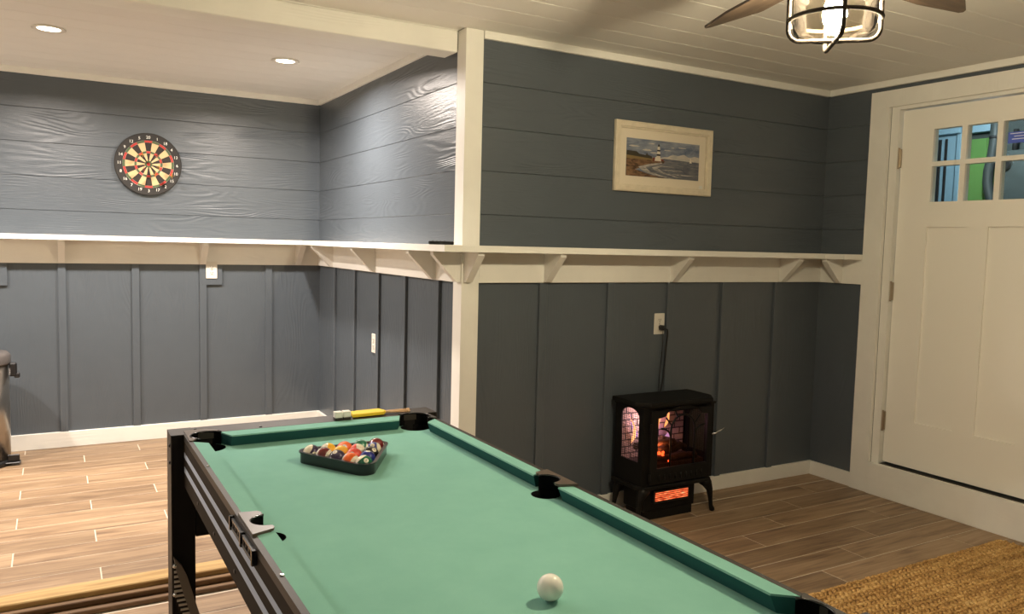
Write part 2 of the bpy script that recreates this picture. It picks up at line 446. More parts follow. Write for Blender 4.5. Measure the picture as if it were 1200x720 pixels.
# ---- door
cas = struct('trim_8', multibox([(XD - .024, XD - .001, 2.965, 3.084, 0, 2.345), (XD - .024, XD - .001, 1.815, 1.934, 0, 2.345), (XD - .024, XD - .001, 1.934, 2.965, 2.250, 2.345)]), 'trim_z', 'wide white door casing', cat='trim')
bx('door_jamb', 'trim_z', cas, XD - .001, XD + .075, 2.914, 2.962, .178, 2.254)
bx('door_jamb', 'trim_z', cas, XD - .001, XD + .075, 1.937, 1.984, .178, 2.254)
bx('door_jamb', 'trim_y', cas, XD - .001, XD + .075, 1.984, 2.914, 2.232, 2.254)
trim(9, 'white riser board under the door threshold', XD - .034, XD + .001, 1.936, 2.963, 0.0, .186, 'trim_y')
bx('threshold', 'slot', bpy.data.objects['trim_9'], XD + .001, XD + .075, 1.984, 2.914, .178, .187)
DXF = XD + .030; DT = .044
panes = [(2.721 - i * .1865 - .1575, 2.721 - i * .1865) for i in range(3)]
rows = [(1.927, 2.105), (1.706, 1.902)]
holes = [rect(a, b, z0, z1) for a, b in panes for z0, z1 in rows]
dr = struct('door_1', xf(flat([rect(DY0, DY1, DZ0, DZ1)] + holes + [rect(2.508, 2.729, .463, 1.567), rect(2.170, 2.391, .463, 1.567)], DT), TO_YZ, TR(DXF + DT / 2, 0, 0)),
            'door', 'white door with six small panes over two tall recessed panels', cat='door')
for a, b in ((2.508, 2.729), (2.170, 2.391)):
    obj('door_panel', box(.028, b - a, 1.104), 'door', dr, (DXF + .026, (a + b) / 2, 1.015))
for a, b in panes:
    for z0, z1 in rows:
        obj('pane', box(.004, b - a, z1 - z0), 'glass', dr, (DXF + .020, (a + b) / 2, (z0 + z1) / 2))
M_['sticker'] = pm('blue_sticker', srgb(80, 104, 205), 0.5)
M_['stickw'] = pm('sticker_white', srgb(225, 232, 250), 0.5)
st = bx('sticker', 'sticker', dr, DXF + .0145, DXF + .0160, 2.205, 2.329, 1.990, 2.046, label='blue sticker on the glass')
for k, (a, b) in enumerate(((2.215, 2.320), (2.245, 2.30), (2.23, 2.31))):
    bx('sticker_print', 'stickw', st, DXF + .0138, DXF + .0145, a, b, 2.036 - k * .014, 2.040 - k * .014)
for z0, z1 in ((1.905, 2.011), (1.147, 1.251), (.387, .496)):
    hg = bx('hinge', 'nickel', dr, XD + .012, XD + .026, 2.901, 2.918, z0, z1, .002)
    obj('hinge_pin', cyl(.006, z1 - z0 + .012, 10), 'nickel', hg, (XD + .010, 2.911, (z0 + z1) / 2))
kn = obj('door_knob', xf(lathe([(0, 0), (.03, 0), (.03, .006), (.012, .010), (.012, .035), (.026, .045), (.028, .058), (.018, .068), (0, .070)], 20), RY(-PI / 2)), 'nickel', dr, (DXF, 2.055, 1.15))

# ================================================================== OUTSIDE THE DOOR
M_['oblue'] = pm('outside_blue_paint', srgb(158, 188, 200), 0.6, bump=.05)
M_['ogreen'] = pm('outside_green_paint', srgb(112, 156, 80), 0.6, bump=.05)
M_['ogrey'] = pm('outside_grey', srgb(78, 84, 80), 0.6, noise=.1, nscale=8)
M_['opipe'] = pm('pipe_dark_grey', srgb(74, 78, 74), .5)
M_['oslab'] = pm('outside_concrete', srgb(140, 138, 132), 0.8, noise=.1, nscale=6)
struct('wall_outside', multibox([(6.0, 6.1, 0.6, 5.2, -.1, 2.7), (XD + .12, 6.0, 5.1, 5.2, -.1, 2.7), (XD + .12, 6.0, .6, .7, -.1, 2.7)]), 'ogrey', 'grey wall of the porch outside the door', cat='wall')
struct('floor_outside', multibox([(XD + .1, 6.0, .7, 5.1, -.1, 0)]), 'oslab', 'concrete porch floor outside the door', cat='floor')
struct('ceiling_outside', multibox([(XD + .1, 6.1, .6, 5.2, 2.60, 2.7)]), 'oblue', 'pale blue porch ceiling outside the door', cat='ceiling')
wo = struct('window_1', multibox([(5.955, 5.999, 3.605, 3.99, .6, 2.45)]), 'oblue', 'pale blue framed window on the porch wall', cat='window')
for a, b in ((3.722, 3.740), (3.770, 3.792)):
    bx('pane', 'slot', wo, 5.948, 5.955, a, b, .7, 2.30)
bx('window_frame', 'oblue', wo, 5.93, 5.955, 3.605, 3.64, .6, 2.45, .003)
bx('window_frame', 'oblue', wo, 5.90, 5.955, 3.605, 3.99, 2.33, 2.39, .003)
d2 = struct('door_2', multibox([(5.965, 5.999, 3.38, 3.60, 0, 2.28)]), 'ogreen', 'bright green board door on the porch wall', cat='door')
for a, b in ((3.385, 3.425), (3.43, 3.545), (3.55, 3.597)):
    bx('door_board', 'ogreen', d2, 5.955, 5.966, a, b, .01, 2.275, .003)
trim(10, 'pale blue fascia board above the green porch door', 5.93, 5.999, 3.375, 3.60, 2.325, 2.385, 'oblue')
dc = thing('drain_pipe', 'dark grey drain pipe beside the green porch door', 'pipe', (5.90, 3.37, 0))
obj('pipe', tube([(0, -.04, 0.0), (0, -.04, 1.80), (0, -.015, 1.88), (0, .0, 1.95), (0, .0, 2.03), (0, -.02, 2.14), (0, -.03, 2.25), (0, -.035, 2.58)], .034, 12), 'opipe', dc, (5.90, 3.37, 0))
obj('pipe_band', xf(lathe([(.033, -.01), (.037, -.01), (.037, .01), (.033, .01)], 14, close=True)), 'slot', dc, (5.90, 3.34, 2.27))
mc = thing('meter_box', 'grey utility box with a round dial on the porch wall', 'meter', (5.90, 3.22, 1.75))
bx('box', 'ogrey', mc, 5.84, 5.999, 3.05, 3.27, 1.75, 2.16, .01)
obj('dial', xf(cyl(.05, .03, 20, .006), RY(PI / 2)), 'steel', mc, (5.83, 3.22, 2.07))
obj('conduit', tube([(5.95, 3.22, 2.158), (5.95, 3.22, 2.32)], .018, 10), 'slot', mc, (0, 0, 0))
pl = thing('added_porch_light', 'small unseen ceiling light added outside the door to brighten the porch', 'light', (5.2, 3.0, 2.60))  # unseen fixture put in to light the porch behind the door panes
obj('base', lathe([(0, 0), (.08, 0), (.08, -.02), (0, -.02)], 20), 'outlet', pl, (5.2, 3.0, 2.60))
obj('globe', lathe([(.0, -.09), (.05, -.08), (.07, -.05), (.07, -.02)], 20), emit('added_porch_globe', (.75, .88, 1, 1), 8.0), pl, (5.2, 3.0, 2.60))
ld = bpy.data.lights.new('added_porch_lamp', 'POINT'); ld.energy = 36; ld.color = (.80, .92, 1); ld.shadow_soft_size = .06
lo = bpy.data.objects.new('lamp', ld); COL.objects.link(lo); lo.parent = pl; lo.location = (0, 0, -.13)

# ================================================================== RECESSED LIGHTS
def can(x, y, label, watt=None, col=None, grp='recessed alcove ceiling lights'):
    t = thing('recessed_light', label, 'light', (x, y, ZC), grp)
    obj('trim_ring', lathe([(.050, .000), (.074, -.001), (.076, -.004), (.072, -.007), (.054, -.006), (.050, -.002)], 32, close=True), 'outlet', t, (x, y, ZC))
    obj('lens', lathe([(0, -.003), (.051, -.003), (.051, -.001), (0, -.001)], 32), 'lens', t, (x, y, ZC))
    d = bpy.data.lights.new('can_lamp', 'AREA'); d.shape = 'DISK'; d.size = .10; d.energy = watt or CAN_W; d.color = col or CAN_COL; d.spread = math.radians(166)
    o = bpy.data.objects.new('lamp', d); COL.objects.link(o); o.parent = t; o.location = (0, 0, -.009)
can(1.148, 4.59, 'round recessed ceiling light nearer the corner of the alcove')
can(0.007, 4.58, 'round recessed ceiling light in front of the dartboard wall, farther from the corner')
can(-1.134, 4.58, 'round recessed ceiling light at the far left end of the alcove')
can(1.20, -1.70, 'round recessed ceiling light in the main room by the wall behind the viewer', ROOM_W, ROOM_COL, 'recessed main room lights')
can(-1.30, 0.70, 'round recessed ceiling light in the main room by the left wall', ROOM_W, ROOM_COL, 'recessed main room lights')

# ================================================================== LEDGE SHELVES
def bracket(parent, axis, pos, wall, out=0.168, m='trim_z', th=0.036):
    """triangular bracket under the shelf; axis = wall direction"""
    tri = [(-.019, LB + .004), (-.019, SH_B), (-out, SH_B), (-out, SH_B - .016), (-.040, LB + .004)]
    if axis == 'x': me = prism([(wall + a, z) for a, z in tri], 'x', pos - th / 2, pos + th / 2)
    else:           me = prism([(wall + a, z) for a, z in tri], 'y', pos - th / 2, pos + th / 2)
    if axis == 'y':
        pass
    return obj('bracket', me, m, parent, (0, 0, 0))
def shelf_prism(poly): return prism(poly, 'z', SH_B, SH_T)
d = SH_D
s1 = thing('ledge_shelf', 'white ledge shelf along the picture wall, ending at the door casing', 'shelf', (0, 0, 0))
obj('shelf_board', shelf_prism([(XC - d, YC - d), (XD - d, YC - d), (XD - .001, YC - .008), (XC + .06, YC - .008), (1.762, 3.379), (1.671, 3.379)]), 'trim_x', s1)
bx('ledger', 'trim_x', s1, 1.763, XD - .001, YC - .022, YC - .001, LB, SH_B, .0015)
for x in (2.146, 2.967, 3.821): bracket(s1, 'x', x, YC)
bracket(s1, 'x', 1.700, 3.399, .160)
s2 = thing('ledge_shelf', 'white ledge shelf around the alcove, running under the dartboard', 'shelf', (0, 0, 0))
obj('shelf_board', shelf_prism([(XC - d, YC - d + .0005), (1.670, 3.380), (1.670, 3.471), (XC - .008, 3.471), (XC - .008, YD - .008), (XC - d, YD - d)]), 'trim_y', s2)
bx('ledger', 'trim_y', s2, XC - .022, XC - .001, 3.472, YD - .022, LB, SH_B, .0015)
for yy in (5.374, 4.544, 3.688): bracket(s2, 'y', yy, XC)
bracket(s2, 'y', 3.412, 1.690, .160)
s3 = s2
obj('shelf_board', shelf_prism([(XL, YD - d), (XC - d - .0005, YD - d), (XC - .009, YD - .008), (XL, YD - .008)]), 'trim_x', s3)
bx('ledger', 'trim_x', s3, XL, XC - .001, YD - .022, YD - .001, LB, SH_B, .0015)
for x in (-1.62, -0.785, 0.052, 0.883, 1.523): bracket(s3, 'x', x, YD)
s4 = s1
obj('shelf_board', shelf_prism([(XD - d, YC - d - .0005), (XD - .001, YC - .0085), (XD - .001, 3.085), (XD - d + .0, 3.085)]), 'trim_y', s4)
bx('ledger', 'trim_y', s4, XD - .022, XD - .001, 3.085, YC - .023, LB, SH_B, .0015)
bracket(s4, 'y', 3.237, XD)

# ================================================================== POOL TABLE
TH, BED = 0.780, 0.742
XO0, XO1 = 0.357, 1.2016; XI0, XI1 = 0.3705, 1.188; YF, YN = 2.797, 0.771; YIF, YIN = 2.700, 0.868
TCX, TCY = (XO0 + XO1) / 2, (YF + YN) / 2
pt = thing('pool_table', 'dark brown folding pool table with green cloth and pale double stripes', 'pool table', (TCX, TCY, 0))
MIDR = .040
corner = [(1.135, 2.652), (2 * TCX - 1.135, 2.652), (1.135, 2 * TCY - 2.652), (2 * TCX - 1.135, 2 * TCY - 2.652)]
mids = [(1.148, TCY), (2 * TCX - 1.148, TCY)]
allp = [(c, .051) for c in corner] + [(c, .046) for c in mids]
# bed with real pocket holes
def bed_loop():
    pts = []
    # counter-clockwise from the near-left corner, notched around each pocket
    def clip(c, r, a0, a1): return arc(c[0], c[1], r, a0, a1, 18)
    e = .004
    L, R, N, Fy = XI0 + e, XI1 - e, YIN + e, YIF - e
    def notch(c, r, pin, pout):
        a0 = math.degrees(math.atan2(pin[1] - c[1], pin[0] - c[0])); a1 = math.degrees(math.atan2(pout[1] - c[1], pout[0] - c[0]))
        while a1 > a0: a1 -= 360          # clockwise round the inner side
        return clip(c, r, a0, a1)
    def hit_x(c, r, x, s): return (x, c[1] + s * math.sqrt(max(0, r * r - (x - c[0]) ** 2)))
    def hit_y(c, r, yv, s): return (c[0] + s * math.sqrt(max(0, r * r - (yv - c[1]) ** 2)), yv)
    cfr, cfl, cnr, cnl = corner
    r = .053
    pts += notch(cnl, r, hit_x(cnl, r, L, 1), hit_y(cnl, r, N, 1))
    pts += notch(cnr, r, hit_y(cnr, r, N, -1), hit_x(cnr, r, R, 1))
    pts += notch(mids[0], MIDR, hit_x(mids[0], MIDR, R, -1), hit_x(mids[0], MIDR, R, 1))
    pts += notch(cfr, r, hit_x(cfr, r, R, -1), hit_y(cfr, r, Fy, -1))
    pts += notch(cfl, r, hit_y(cfl, r, Fy, 1), hit_x(cfl, r, L, -1))
    pts += notch(mids[1], MIDR, hit_x(mids[1], MIDR, L, 1), hit_x(mids[1], MIDR, L, -1))
    return pts
obj('playing_bed', xf(flat([bed_loop()], .006), TR(0, 0, BED - .003)), 'cloth', pt)
# rails
obj('rail_frame', xf(flat([[(XO0, YN + .0), (XO1, YN), (XO1, YF), (XO0, YF)], rect(XI0, XI1, YIN, YIF)], .020), TR(0, 0, TH - .010)), 'lam', pt)
for s, x0, x1 in ((-1, XO0, XI0), (1, XI1, XO1)):
    sp_ = bx('side_panel', 'lam_side', pt, x0, x1, YIN - .001, YIF + .001, .612, TH - .020)
    xo = XO0 - .0006 if s < 0 else XO1 + .0006
    for z0, z1 in ((.661, .680), (.709, .726)):
        bx('stripe', 'stripe', sp_, min(xo, xo - s * .001), max(xo, xo - s * .001), YIN + .03, YIF - .008, z0, z1)
    for yy in [YIN + .2 + k * .27 for k in range(6)]:
        obj('screw', xf(cyl(.005, .004, 10, .001), RY(PI / 2)), 'black', sp_, (xo, yy, .640))
LX0, LX1 = 0.318, 2 * TCX - 0.318
for yo, yi in ((YIF, YF), (YN, YIN)):
    ap = bx('end_apron', 'lam_blk', pt, LX0 + .074, LX1 - .074, yo + .002, yi - .002, .440, TH - .021)
    for x0, x1 in ((LX0, LX0 + .072), (LX1 - .072, LX1)):
        lg = bx('leg', 'lam_blk', pt, x0 + .003, x1, yo, yi, .004, TH - .0005, .002)
        ox = x0 + .0015 if x0 < TCX else x1 + .0015
        bx('outer_face', 'lam', lg, ox - .0015, ox + .0015, yo, yi, .004, TH - .0005)
        obj('foot', cyl(.022, .006, 16), 'black', lg, ((x0 + x1) / 2, (yo + yi) / 2, .003))
        bx('top_cap', 'lam', lg, x0, x1, yo, yi, TH - .0005, TH + .0010)
        for z in (.745, .690):
            obj('bolt', xf(cyl(.006, .006, 10, .002), RY(PI / 2)), 'black', lg, (x0 - .002 if x0 < TCX else x1 + .002, yo + .02, z))
# leg gussets with ribbed inlay
for yv, sg in ((YIF - .012, 1), (YIN + .012, -1)):
    for mir in (1, -1):
        X = (lambda x: x) if mir == 1 else (lambda x: 2 * TCX - x)
        strap = [(.322, .388), (.345, .358), (.362, .318), (.385, .235), (.425, .090), (.455, .01), (.428, .01), (.400, .085), (.368, .200), (.350, .262), (.338, .310), (.328, .350)]
        g = obj('leg_gusset', xf(flat([[(X(x), z) for x, z in strap]], .022), TO_XZ, TR(0, yv, 0)), 'strap', pt)
        inl = [(.321, .370), (.338, .310), (.350, .262), (.368, .200), (.400, .085), (.428, .01), (.405, .01), (.352, .150), (.321, .262)]
        obj('inlay', xf(flat([[(X(x), z) for x, z in inl]], .010), TO_XZ, TR(0, yv + .004 * sg, 0)), 'lam_side', g)
        ribs = []
        for k in range(21):
            z = .352 - k * .016
            xl = .323 if z > .262 else .323 + (.262 - z) * .34
            xr = .330 + (.352 - z) * .285
            a, b = sorted((X(xl), X(xr)))
            ribs.append((a, b, yv - .006, yv - .001, z, z + .007) if sg > 0 else (a, b, yv + .001, yv + .006, z, z + .007))
        obj('ribs', multibox(ribs), 'rib', g)
        for z, x in ((.362, .3235), (.268, .3235)):
            obj('bolt', xf(lathe([(0, -.006), (.005, -.005), (.007, 0), (0, 0)], 10), RX(-PI / 2 * sg)), 'chrome', g, (X(x), yv - .012 * sg, z))
# cushions: flat top, undercut nose
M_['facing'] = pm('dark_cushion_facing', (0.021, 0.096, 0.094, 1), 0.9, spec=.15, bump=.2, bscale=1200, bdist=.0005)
def fix_normals(me):
    bm = bmesh.new(); bm.from_mesh(me); bmesh.ops.recalc_face_normals(bm, faces=bm.faces[:]); bm.to_mesh(me); bm.free(); return me
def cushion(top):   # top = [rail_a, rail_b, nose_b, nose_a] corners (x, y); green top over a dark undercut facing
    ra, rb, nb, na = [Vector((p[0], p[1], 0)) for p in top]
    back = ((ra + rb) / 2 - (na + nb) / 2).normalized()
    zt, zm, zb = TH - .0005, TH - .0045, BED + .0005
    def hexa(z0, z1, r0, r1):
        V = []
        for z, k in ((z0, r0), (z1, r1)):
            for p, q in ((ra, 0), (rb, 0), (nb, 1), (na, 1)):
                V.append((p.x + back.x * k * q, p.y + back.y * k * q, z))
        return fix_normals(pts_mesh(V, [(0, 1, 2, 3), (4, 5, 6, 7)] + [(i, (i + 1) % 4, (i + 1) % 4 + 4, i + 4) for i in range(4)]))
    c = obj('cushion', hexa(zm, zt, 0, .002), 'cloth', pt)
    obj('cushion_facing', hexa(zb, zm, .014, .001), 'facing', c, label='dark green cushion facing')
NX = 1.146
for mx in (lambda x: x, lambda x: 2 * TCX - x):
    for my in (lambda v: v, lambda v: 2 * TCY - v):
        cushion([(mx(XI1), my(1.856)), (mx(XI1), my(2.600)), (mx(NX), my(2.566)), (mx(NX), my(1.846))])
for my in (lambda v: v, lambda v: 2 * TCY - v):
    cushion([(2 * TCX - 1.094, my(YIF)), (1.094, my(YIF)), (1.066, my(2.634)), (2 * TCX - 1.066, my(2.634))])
# pocket liners and caps
for (c, r), ang in zip([(c, .053) for c in corner] + [(c, MIDR) for c in mids], (45, 135, -45, -135, 0, 180)):
    pk = obj('pocket', lathe([(0, BED - .085), (r * .8, BED - .085), (r - .0015, BED - .06), (r - .0015, BED - .0003), (r + .0005, BED - .0003)], 28), 'pocket', pt, (c[0], c[1], 0))
    a = arc(0, 0, r + .001, ang - 100, ang + 100, 16) if abs(ang) in (45, 135) else arc(0, 0, .039, ang - 88, ang + 88, 14)
    off = (0, 0) if abs(ang) in (45, 135) else (0, 0)
    V = [(x + off[0], y_ + off[1], z) for x, y_ in a for z in (BED - .001, TH + .0035)]
    Fc = [(2 * i, 2 * i + 2, 2 * i + 3, 2 * i + 1) for i in range(len(a) - 1)]
    obj('liner', pts_mesh(V, Fc, True), 'pocket', pk, (c[0], c[1], 0))
    lip = [(x + off[0], y_ + off[1], TH + .0035) for x, y_ in a]
    obj('lip', tube(lip, .0028, 8), 'black_gl', pk, (c[0], c[1], 0))
for mx, fl in ((lambda x: x, 1), (lambda x: 2 * TCX - x, -1)):
    for my in (lambda v: v, lambda v: 2 * TCY - v):
        cc = (1.135, 2.652)
        poly = [(1.192, 2.598)] + [(p[0], p[1]) for p in arc(cc[0], cc[1], .054, -42, 118, 16)] + [(1.092, 2.712), (1.13, 2.745), (1.196, 2.745), (1.199, 2.60)]
        obj('pocket_cap', xf(flat([[(mx(x), my(v)) for x, v in poly]], .004), TR(0, 0, TH + .0022)), 'cap' if fl < 0 else 'lam', pt)
    ce = (1.148, TCY)
    poly = [(1.1985, 1.704), (1.150, 1.722), (1.146, 1.732), (1.148, 1.740)] + arc(ce[0], ce[1], .040, -88, 88, 14) + [(1.154, 1.828), (1.150, 1.836), (1.156, 1.850), (1.1985, 1.858)]
    obj('pocket_cap', xf(flat([[(mx(x), v) for x, v in poly]], .006), TR(0, 0, TH + .0035)), 'cap', pt)
for x, yv in ((.40, 2.765), (.60, 2.715), (.95, 2.765), (1.15, 2.765)):
    obj('screw', cyl(.005, .003, 10, .001), 'black', pt, (x, yv, TH + .0015))
for yv in (1.48, 1.15, 2.3):
    obj('screw', cyl(.004, .004, 10, .001), 'chrome', pt, (XI0 - .004, yv, TH + .001))
# sliding score counter on the left side panel
sc_ = bx('score_counter', 'black', pt, XO0 - .009, XO0 - .0006, 1.645, 1.885, .744, .749, .001)
bx('bar', 'black_gl', sc_, XO0 - .009, XO0 - .0006, 1.645, 1.885, .765, .770)
for yv in (1.648, 1.765, 1.882):
    bx('divider', 'black_gl', sc_, XO0 - .012, XO0 - .0006, yv - .005, yv + .005, .740, .773, .001)
for k in range(8):
    bx('bead', 'lam', sc_, XO0 - .008, XO0 - .003, 1.66 + k * .028, 1.672 + k * .028, .750, .764, .002)

# ---- cue ball, rack, balls
BR = 0.0255
def ballmat(name, col, stripe):
    t = NT(name); tc = t.n('ShaderNodeTexCoord'); sx = t.n('ShaderNodeSeparateXYZ'); t.l(tc.outputs['Object'], sx.inputs[0])
    if stripe:
        f = t.math('LESS_THAN', t.math('ABSOLUTE', sx.outputs[2]), BR * .52)
        t.l(t.mix(f, (0.72, 0.66, 0.52, 1), col), t.b.inputs['Base Color'])
    else: t.b.inputs['Base Color'].default_value = col
    t.b.inputs['Roughness'].default_value = 0.12; t.b.inputs['Coat Weight'].default_value = 0.3
    return t.m
def sphere_mesh():
    bm = bmesh.new(); bmesh.ops.create_uvsphere(bm, u_segments=36, v_segments=20, radius=BR); return from_bm(bm, 'ball', True)
BALL = sphere_mesh()
M_['spot'] = pm('ball_spot', (0.72, 0.66, 0.54, 1), .15); M_['ink'] = pm('ball_ink', (0.012, .012, .012, 1), .3)
def onto_sphere(me, k):
    for v in me.vertices:
        u, t_ = v.co.x, v.co.y
        q = Vector((1, u / BR, t_ / BR)).normalized() * BR * k
        v.co = q
    return me
SPOT = {}
BC = {1: (srgb(226, 170, 40), 'yellow', 0), 2: (srgb(28, 38, 120), 'blue', 0), 3: (srgb(205, 58, 30), 'red', 0), 4: (srgb(40, 26, 60), 'dark purple', 0),
      5: (srgb(226, 98, 30), 'orange', 0), 6: (srgb(20, 100, 74), 'green', 0), 7: (srgb(104, 22, 22), 'maroon', 0), 8: (srgb(14, 14, 16), 'black', 0),
      9: (srgb(226, 170, 40), 'yellow', 1), 10: (srgb(28, 38, 120), 'blue', 1), 11: (srgb(205, 58, 30), 'red', 1), 12: (srgb(40, 26, 60), 'dark purple', 1),
      13: (srgb(226, 98, 30), 'orange', 1), 14: (srgb(20, 100, 74), 'green', 1), 15: (srgb(104, 22, 22), 'maroon', 1)}
def spot_disc():
    V = [(0, 0, 0)]; Fc = []
    n = 20
    for rr in (.004, .0075):
        V += [(rr * math.cos(2 * PI * i / n), rr * math.sin(2 * PI * i / n), 0) for i in range(n)]
    for i in range(n):
        j = (i + 1) % n; Fc += [(0, 1 + i, 1 + j), (1 + i, 1 + n + i, 1 + n + j, 1 + j)]
    return onto_sphere(pts_mesh(V, Fc, True), 1.003)
SPOTM = spot_disc()
def ball(num, loc, rot):
    col, nm, stp_ = BC[num]
    o = obj('pool_ball', BALL.copy(), ballmat('ball_%d' % num, col, stp_), None, loc, rot)
    tag(o, ('cream pool ball with a %s stripe in the triangle rack' if stp_ else 'solid %s pool ball in the triangle rack') % nm, 'ball', 'racked pool balls')
    for a in (0, PI):
        sp2 = bpy.data.objects.new('number_spot', SPOTM); COL.objects.link(sp2); sp2.parent = o; sp2.rotation_euler = (0, 0, a); setm(SPOTM, 'spot')
        nm_ = onto_sphere(text_mesh(str(num), .0095 if num < 10 else .0080, 0), 1.008)
        n2 = bpy.data.objects.new('number', nm_); COL.objects.link(n2); n2.parent = sp2; setm(nm_, 'ink')
RCX, RBY = 0.776, 2.362                      # centre of the back row
RK = [[12, 9, 5, 6, 7], [15, 1, 11, 10], [4, 3, 8], [13, 2], [14]]
face = {3: (0, -.55, -2.2), 14: (.5, -.65, -1.6), 12: (.9, -.1, -1.5), 8: (.3, -.8, -1.2), 15: (1.4, .2, -2.4), 13: (1.3, .5, -2.7), 1: (.2, -.9, 2.4), 9: (1.0, .6, -2.0), 11: (.9, .4, .6), 10: (1.3, .9, 1.0)}
for j, row in enumerate(RK):
    for i, num in enumerate(row):
        x = RCX + (i - (len(row) - 1) / 2) * (2 * BR + .0006); yv = RBY - j * (BR * math.sqrt(3) + .0006)
        rr = random.Random(num * 5 + 1)
        ball(num, (x, yv, BED + BR + .0008), face.get(num, (rr.uniform(0, 3), rr.uniform(0, 3), rr.uniform(0, 6))))
def tri_loop(off, rc, n=6):
    s = 4 * (2 * BR + .0006); hh = s * math.sqrt(3) / 2
    P = [(RCX - s / 2, RBY), (RCX, RBY - hh), (RCX + s / 2, RBY)]
    out = []
    for (px, py), a in zip(P, (150, 270, 30)):
        out += arc(px, py, off, a - 60, a + 60, n)
    return out
rk = thing('ball_rack', 'black plastic triangle rack around the pool balls', 'rack', (RCX, 2.29, BED))
obj('frame', xf(flat([tri_loop(BR + .0075, 0), tri_loop(BR + .0015, 0)], .030), TR(0, 0, BED + .0155)), 'black_gl', rk)
obj('rim', xf(flat([tri_loop(BR + .0115, 0), tri_loop(BR + .0015, 0)], .004), TR(0, 0, BED + .0330)), 'black_gl', rk)
cb = obj('cue_ball', BALL.copy(), pm('cue_ball_resin', (0.80, 0.79, 0.73, 1), .12, coat=.3), None, (.808, 1.230, BED + BR + .0008))
tag(cb, 'plain off-white cue ball alone on the green cloth', 'ball')

# ---- things on the far rail
for k, (x, yv) in enumerate(((.868, 2.718), (.899, 2.720))):
    c = thing('chalk_cube', ('white chalk cube on the far table rail, ' + ('farther from the yellow brush' if k == 0 else 'right beside the yellow brush')), 'chalk', (x, yv, TH + .001), 'chalk cubes on the far rail')
    bx('wrapper', 'slot', c, x - .0138, x + .0138, yv - .0138, yv + .0138, TH + .001, TH + .009, .001)
    bx('chalk', 'chalkw', c, x - .0134, x + .0134, yv - .0134, yv + .0134, TH + .009, TH + .030, .0015)
br = thing('table_brush', 'flat yellow table brush with a wooden handle on the far rail', 'brush', (.98, 2.735, TH + .001))
obj('bristles', xf(flat([[(.921, 2.716), (.932, 2.775), (1.044, 2.785), (1.056, 2.742), (1.04, 2.722)]], .012, .002), TR(0, 0, TH + .009)), 'yellow', br)
obj('handle', tube([(1.040, 2.744, TH + .009), (1.08, 2.741, TH + .009), (1.135, 2.735, TH + .009)], .007, 10, radii=[.005, .006, .0075]), 'peg', br)
obj('ferrule', xf(cyl(.0085, .014, 12, .003), RY(PI / 2)), 'peg', br, (1.140, 2.7345, TH + .0095))

# ================================================================== ELECTRIC STOVE
SX0, SX1, SY0, SY1 = 2.585, 3.065, 3.120, 3.352
sv = thing('electric_stove', 'black electric fireplace stove with arched glass door and glowing heater', 'heater', ((SX0 + SX1) / 2, (SY0 + SY1) / 2, 0))
SBZ, STZ = .195, .600
tp = obj('top', xf(flat([[(SX0 - .022, SY1 + .005), (SX0 - .022, SY0 + .045), (SX0 + .030, SY0 - .022), (SX1 - .030, SY0 - .022), (SX1 + .022, SY0 + .045), (SX1 + .022, SY1 + .005)]], .026, .006), TR(0, 0, STZ + .017)), 'iron', sv)
obj('top_moulding', xf(flat([rect(SX0 - .008, SX1 + .008, SY0 - .006, SY1)], .010), TR(0, 0, STZ - .001)), 'iron', tp)
obj('bottom_flange', xf(flat([[(SX0 - .016, SY1), (SX0 - .016, SY0 + .04), (SX0 + .02, SY0 - .016), (SX1 - .02, SY0 - .016), (SX1 + .016, SY0 + .04), (SX1 + .016, SY1)]], .022, .005), TR(0, 0, SBZ - .011)), 'iron', sv)
def arch(x0, x1, z0, zs, rise, n=14):
    cx, hw = (x0 + x1) / 2, (x1 - x0) / 2
    return [(x0, z0), (x1, z0)] + arc(cx, zs, hw, 0, 180, n, rise)
for x in (SX0 + .004, SX1 - .004):
    sd = obj('side_panel', xf(flat([rect(SY0, SY1, SBZ, STZ - .006), arch(3.156, 3.300, .315, .545, .042)], .008), TO_YZ, TR(x, 0, 0)), 'iron', sv)
    mesh_ = []
    sgn = -1 if x < 2.8 else 1
    for k in range(13): mesh_.append((x - .0012, x + .0012, 3.158 + k * .0115, 3.1594 + k * .0115, .316, .583))
    for k in range(22): mesh_.append((x - .0012, x + .0012, 3.157, 3.299, .318 + k * .0115, .3194 + k * .0115))
    obj('mesh_screen', multibox(mesh_), 'black', sd)
bx('back_panel', 'iron', sv, SX0 + .009, SX1 - .009, SY1 - .010, SY1 - .001, SBZ, STZ - .006)
# front frame and arched door with tracery
obj('front_frame', xf(flat([rect(SX0 + .009, SX1 - .009, SBZ, STZ - .007), rect(SX0 + .055, SX1 - .055, .245, .575)], .008), TO_XZ, TR(0, SY0 + .005, 0)), 'iron', sv)
DX0, DX1 = SX0 + .040, SX1 - .030
DM = (DX0 + DX1) / 2
door_hole = [(DX0 + .045, .285), (DX1 - .028, .285), (DX1 - .028, .545), (DX1 - .075, .552)] + arc(DM + .008, .545, .125, 14, 166, 14, .052) + [(DX0 + .090, .552), (DX0 + .045, .545)]
sdoor = obj('stove_door', xf(flat([rect(DX0, DX1, SBZ + .008, STZ - .014), door_hole], .016, .003), TO_XZ, TR(0, SY0 - .010, 0)), 'iron', sv)
bx('door_glass', 'smoke', sdoor, DX0 + .04, DX1 - .02, SY0 - .004, SY0 - .002, .28, .592)
yb = SY0 - .010
def trc(p, r=.0055): obj('tracery', tube([(x, yb, z) for x, z in p], r, 8), 'iron', sdoor)
ca, rw = DM + .012, .082
trc([(ca - rw, .287), (ca - rw, .44)] + [(q[0], q[1]) for q in arc(ca, .475, rw, 180, 0, 14, .078)] + [(ca + rw, .44), (ca + rw, .287)])
